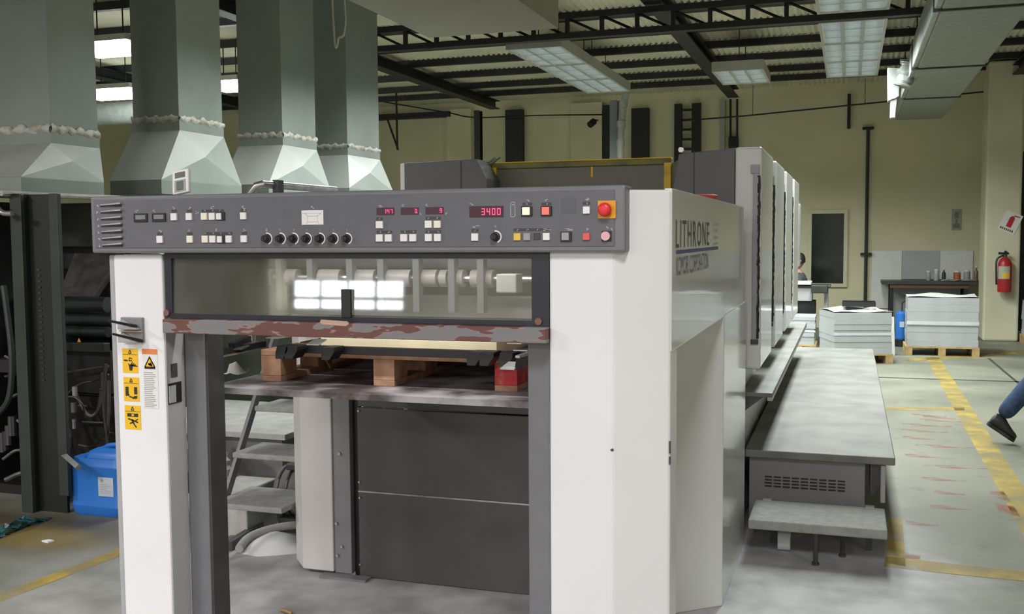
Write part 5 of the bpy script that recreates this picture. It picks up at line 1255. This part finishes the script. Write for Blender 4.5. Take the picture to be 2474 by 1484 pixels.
def shoe(t, heel, toe, upn, m=SHOE):
    heel, toe = Vector(heel), Vector(toe); d = (toe-heel); L = d.length; d.normalize(); n = Vector(upn); n = (n-d*n.dot(d)).normalized(); s_ = d.cross(n)
    b_ = B(); rings = []
    for (f, w_, h_) in ((0, .028, .07), (.04, .038, .098), (.2, .042, .105), (.38, .042, .098), (.55, .047, .078), (.75, .05, .058), (.92, .04, .045), (1, .018, .032)):
        p = heel+d*L*f; rings.append([tuple(p+s_*w_*math.cos(a_)*(1 if math.sin(a_) <= 0 else .9)+n*(max(0, h_*.5+h_*.5*math.sin(a_)) if math.sin(a_) > -.6 else 0)) for a_ in [2*math.pi*k/14 for k in range(14)]])
    loft(b_, rings); b_.obj('shoe', m, t, smooth=True)
    so = B(); rg_ = []
    for (f, w_) in ((-.01, .03), (.05, .042), (.38, .042), (.6, .05), (.78, .053), (.94, .042), (1.015, .02)):
        p = heel+d*L*f; rg_.append([tuple(p+s_*w_*a_+n*c_) for a_, c_ in ((-1, -.018), (1, -.018), (1, .008), (-1, .008))])
    loft(so, rg_); so.obj('shoe_sole', BLACK, t)

# walker at the right, trailing foot leaving the floor
Y0 = 5.5
ank = P(2418, 1010, y=Y0); hl_ = P(2388, 1022, y=Y0); te = P(2450, 1063, y=Y0)
t = thing('person', 'person in blue jeans and black shoes walking past the yellow floor line', 'person', (3.15, 5.6, 0))
knee = Vector((ank.x+.27, Y0+.01, ank.z+.36)); hipR = Vector((knee.x+.14, Y0+.03, .90)); pel = Vector((hipR.x+.02, 5.6, .96)); hipL = Vector((hipR.x+.03, 5.68, .91))
J = {'pelvis': (pel, (.15, .115)), 'hipR': (hipR, .098), 'thR': ((hipR+knee)/2, .088), 'kneeR': (knee, .072), 'calR': (knee.lerp(ank, .4), .074), 'ankR': (ank, .066),
     'hipL': (hipL, .098), 'kneeL': (Vector((hipL.x+.20, 5.68, .50)), .072), 'calL': (Vector((hipL.x+.30, 5.68, .34)), .072), 'ankL': (Vector((hipL.x+.44, 5.68, .11)), .062),
     'waist': (pel+Vector((.02, 0, .16)), (.145, .105)), 'chest': (pel+Vector((.05, 0, .36)), (.165, .115)), 'shC': (pel+Vector((.06, 0, .50)), (.13, .09)), 'neck': (pel+Vector((.08, 0, .58)), .055), 'neckT': (pel+Vector((.10, 0, .64)), .052),
     'shR': (pel+Vector((.06, -.18, .48)), .062), 'elR': (pel+Vector((.16, -.24, .22)), .046), 'wrR': (pel+Vector((.36, -.22, .10)), .031),
     'shL': (pel+Vector((.06, .18, .48)), .062), 'elL': (pel+Vector((-.08, .24, .23)), .046), 'wrL': (pel+Vector((-.04, .25, -.02)), .031)}
E_ = [('pelvis', 'hipR'), ('hipR', 'thR'), ('thR', 'kneeR'), ('kneeR', 'calR'), ('calR', 'ankR'), ('pelvis', 'hipL'), ('hipL', 'kneeL'), ('kneeL', 'calL'), ('calL', 'ankL'), ('pelvis', 'waist'), ('waist', 'chest'), ('chest', 'shC'), ('shC', 'neck'), ('neck', 'neckT'), ('shC', 'shR'), ('shR', 'elR'), ('elR', 'wrR'), ('shC', 'shL'), ('shL', 'elL'), ('elL', 'wrL')]
pk = lambda q: 0 if q.z < 1.0 and abs(q.y-5.6) < .20 else (2 if q.z > pel.z+.57 or (abs(q.y-5.6) > .2 and q.z < pel.z+.16) else 1)
skin_body('body', J, E_, [DENIM, SHIRT, SKIN], pk, t)
shoe(t, hl_, te, (.6, 0, .8))
shoe(t, (hipL.x+.40, 5.68, .02), (hipL.x+.68, 5.68, .045), (0, 0, 1))
hb3 = B(); hand(hb3, J['wrR'][0], (.7, .1, -.6), (.3, .5, .6)); hb3.obj('hand', SKIN, t, smooth=True)
hb3 = B(); hand(hb3, J['wrL'][0], (.1, 0, -1), (.6, -.6, 0)); hb3.obj('hand', SKIN, t, smooth=True)
head(t, pel+Vector((.13, 0, .75)), (1, -.05, -.05))

# seated worker glimpsed beyond the last unit
c = P(1929, 640, y=12.7); hx, hz_ = c.x-.004, c.z
t = thing('person', 'dark haired person seated behind the bench at the end of the press', 'person', (hx, 12.75, 0))
pel = Vector((hx+.08, 12.8, .50))
J = {'pelvis': (pel, (.15, .12)), 'hipR': (pel+Vector((-.06, -.10, 0)), .095), 'kneeR': (pel+Vector((-.42, -.13, .01)), .07), 'ankR': (pel+Vector((-.40, -.13, -.40)), .055),
     'hipL': (pel+Vector((-.06, .10, 0)), .095), 'kneeL': (pel+Vector((-.42, .13, .01)), .07), 'ankL': (pel+Vector((-.40, .13, -.40)), .055),
     'waist': (pel+Vector((-.01, 0, .16)), (.145, .105)), 'chest': (pel+Vector((-.04, 0, .33)), (.165, .115)), 'shC': (pel+Vector((-.06, 0, .46)), (.13, .09)), 'neck': (pel+Vector((-.08, 0, .54)), .055), 'neckT': (pel+Vector((-.10, 0, .59)), .05),
     'shR': (pel+Vector((-.06, -.18, .43)), .06), 'elR': (pel+Vector((-.18, -.24, .20)), .045), 'wrR': (pel+Vector((-.40, -.16, .16)), .03),
     'shL': (pel+Vector((-.06, .18, .43)), .06), 'elL': (pel+Vector((-.18, .24, .20)), .045), 'wrL': (pel+Vector((-.40, .16, .16)), .03)}
E2 = [e for e in E_ if 'th' not in e[0]+e[1] and 'cal' not in e[0]+e[1]]+[('hipR', 'kneeR'), ('kneeR', 'ankR'), ('kneeL', 'ankL')]
pz = pel.z; px0 = pel.x
skin_body('body', J, E2, [DENIM, SHIRT, SKIN], lambda q: 0 if q.z < pz+.06 else (2 if q.z > pz+.535 or (q.x < px0-.24 and q.z > pz+.1) else 1), t)
for s_ in (-.13, .13): shoe(t, pel+Vector((-.34, s_, -.48)), pel+Vector((-.62, s_, -.475)), (0, 0, 1))
hb3 = B(); hand(hb3, J['wrR'][0], (-1, .1, -.1), (0, 0, -1)); hb3.obj('hand', SKIN, t, smooth=True)
hb3 = B(); hand(hb3, J['wrL'][0], (-1, -.1, -.1), (0, 0, -1)); hb3.obj('hand', SKIN, t, smooth=True)
head(t, (hx, 12.8, pel.z+.70), (-1, -.25, -.25))
t = thing('stool', 'grey round stool under the seated person', 'stool', (pel.x, 12.8, 0))
B().tube([(pel.x, 12.8, .37), (pel.x, 12.8, .40)], .17, 20).obj('seat', DARK, t, smooth=True)
for k in range(4):
    a_ = math.pi/4+k*math.pi/2; B().tube([(pel.x+.12*math.cos(a_), 12.8+.12*math.sin(a_), .37), (pel.x+.18*math.cos(a_), 12.8+.18*math.sin(a_), 0)], .014, 8).obj('leg', GREYL, t)
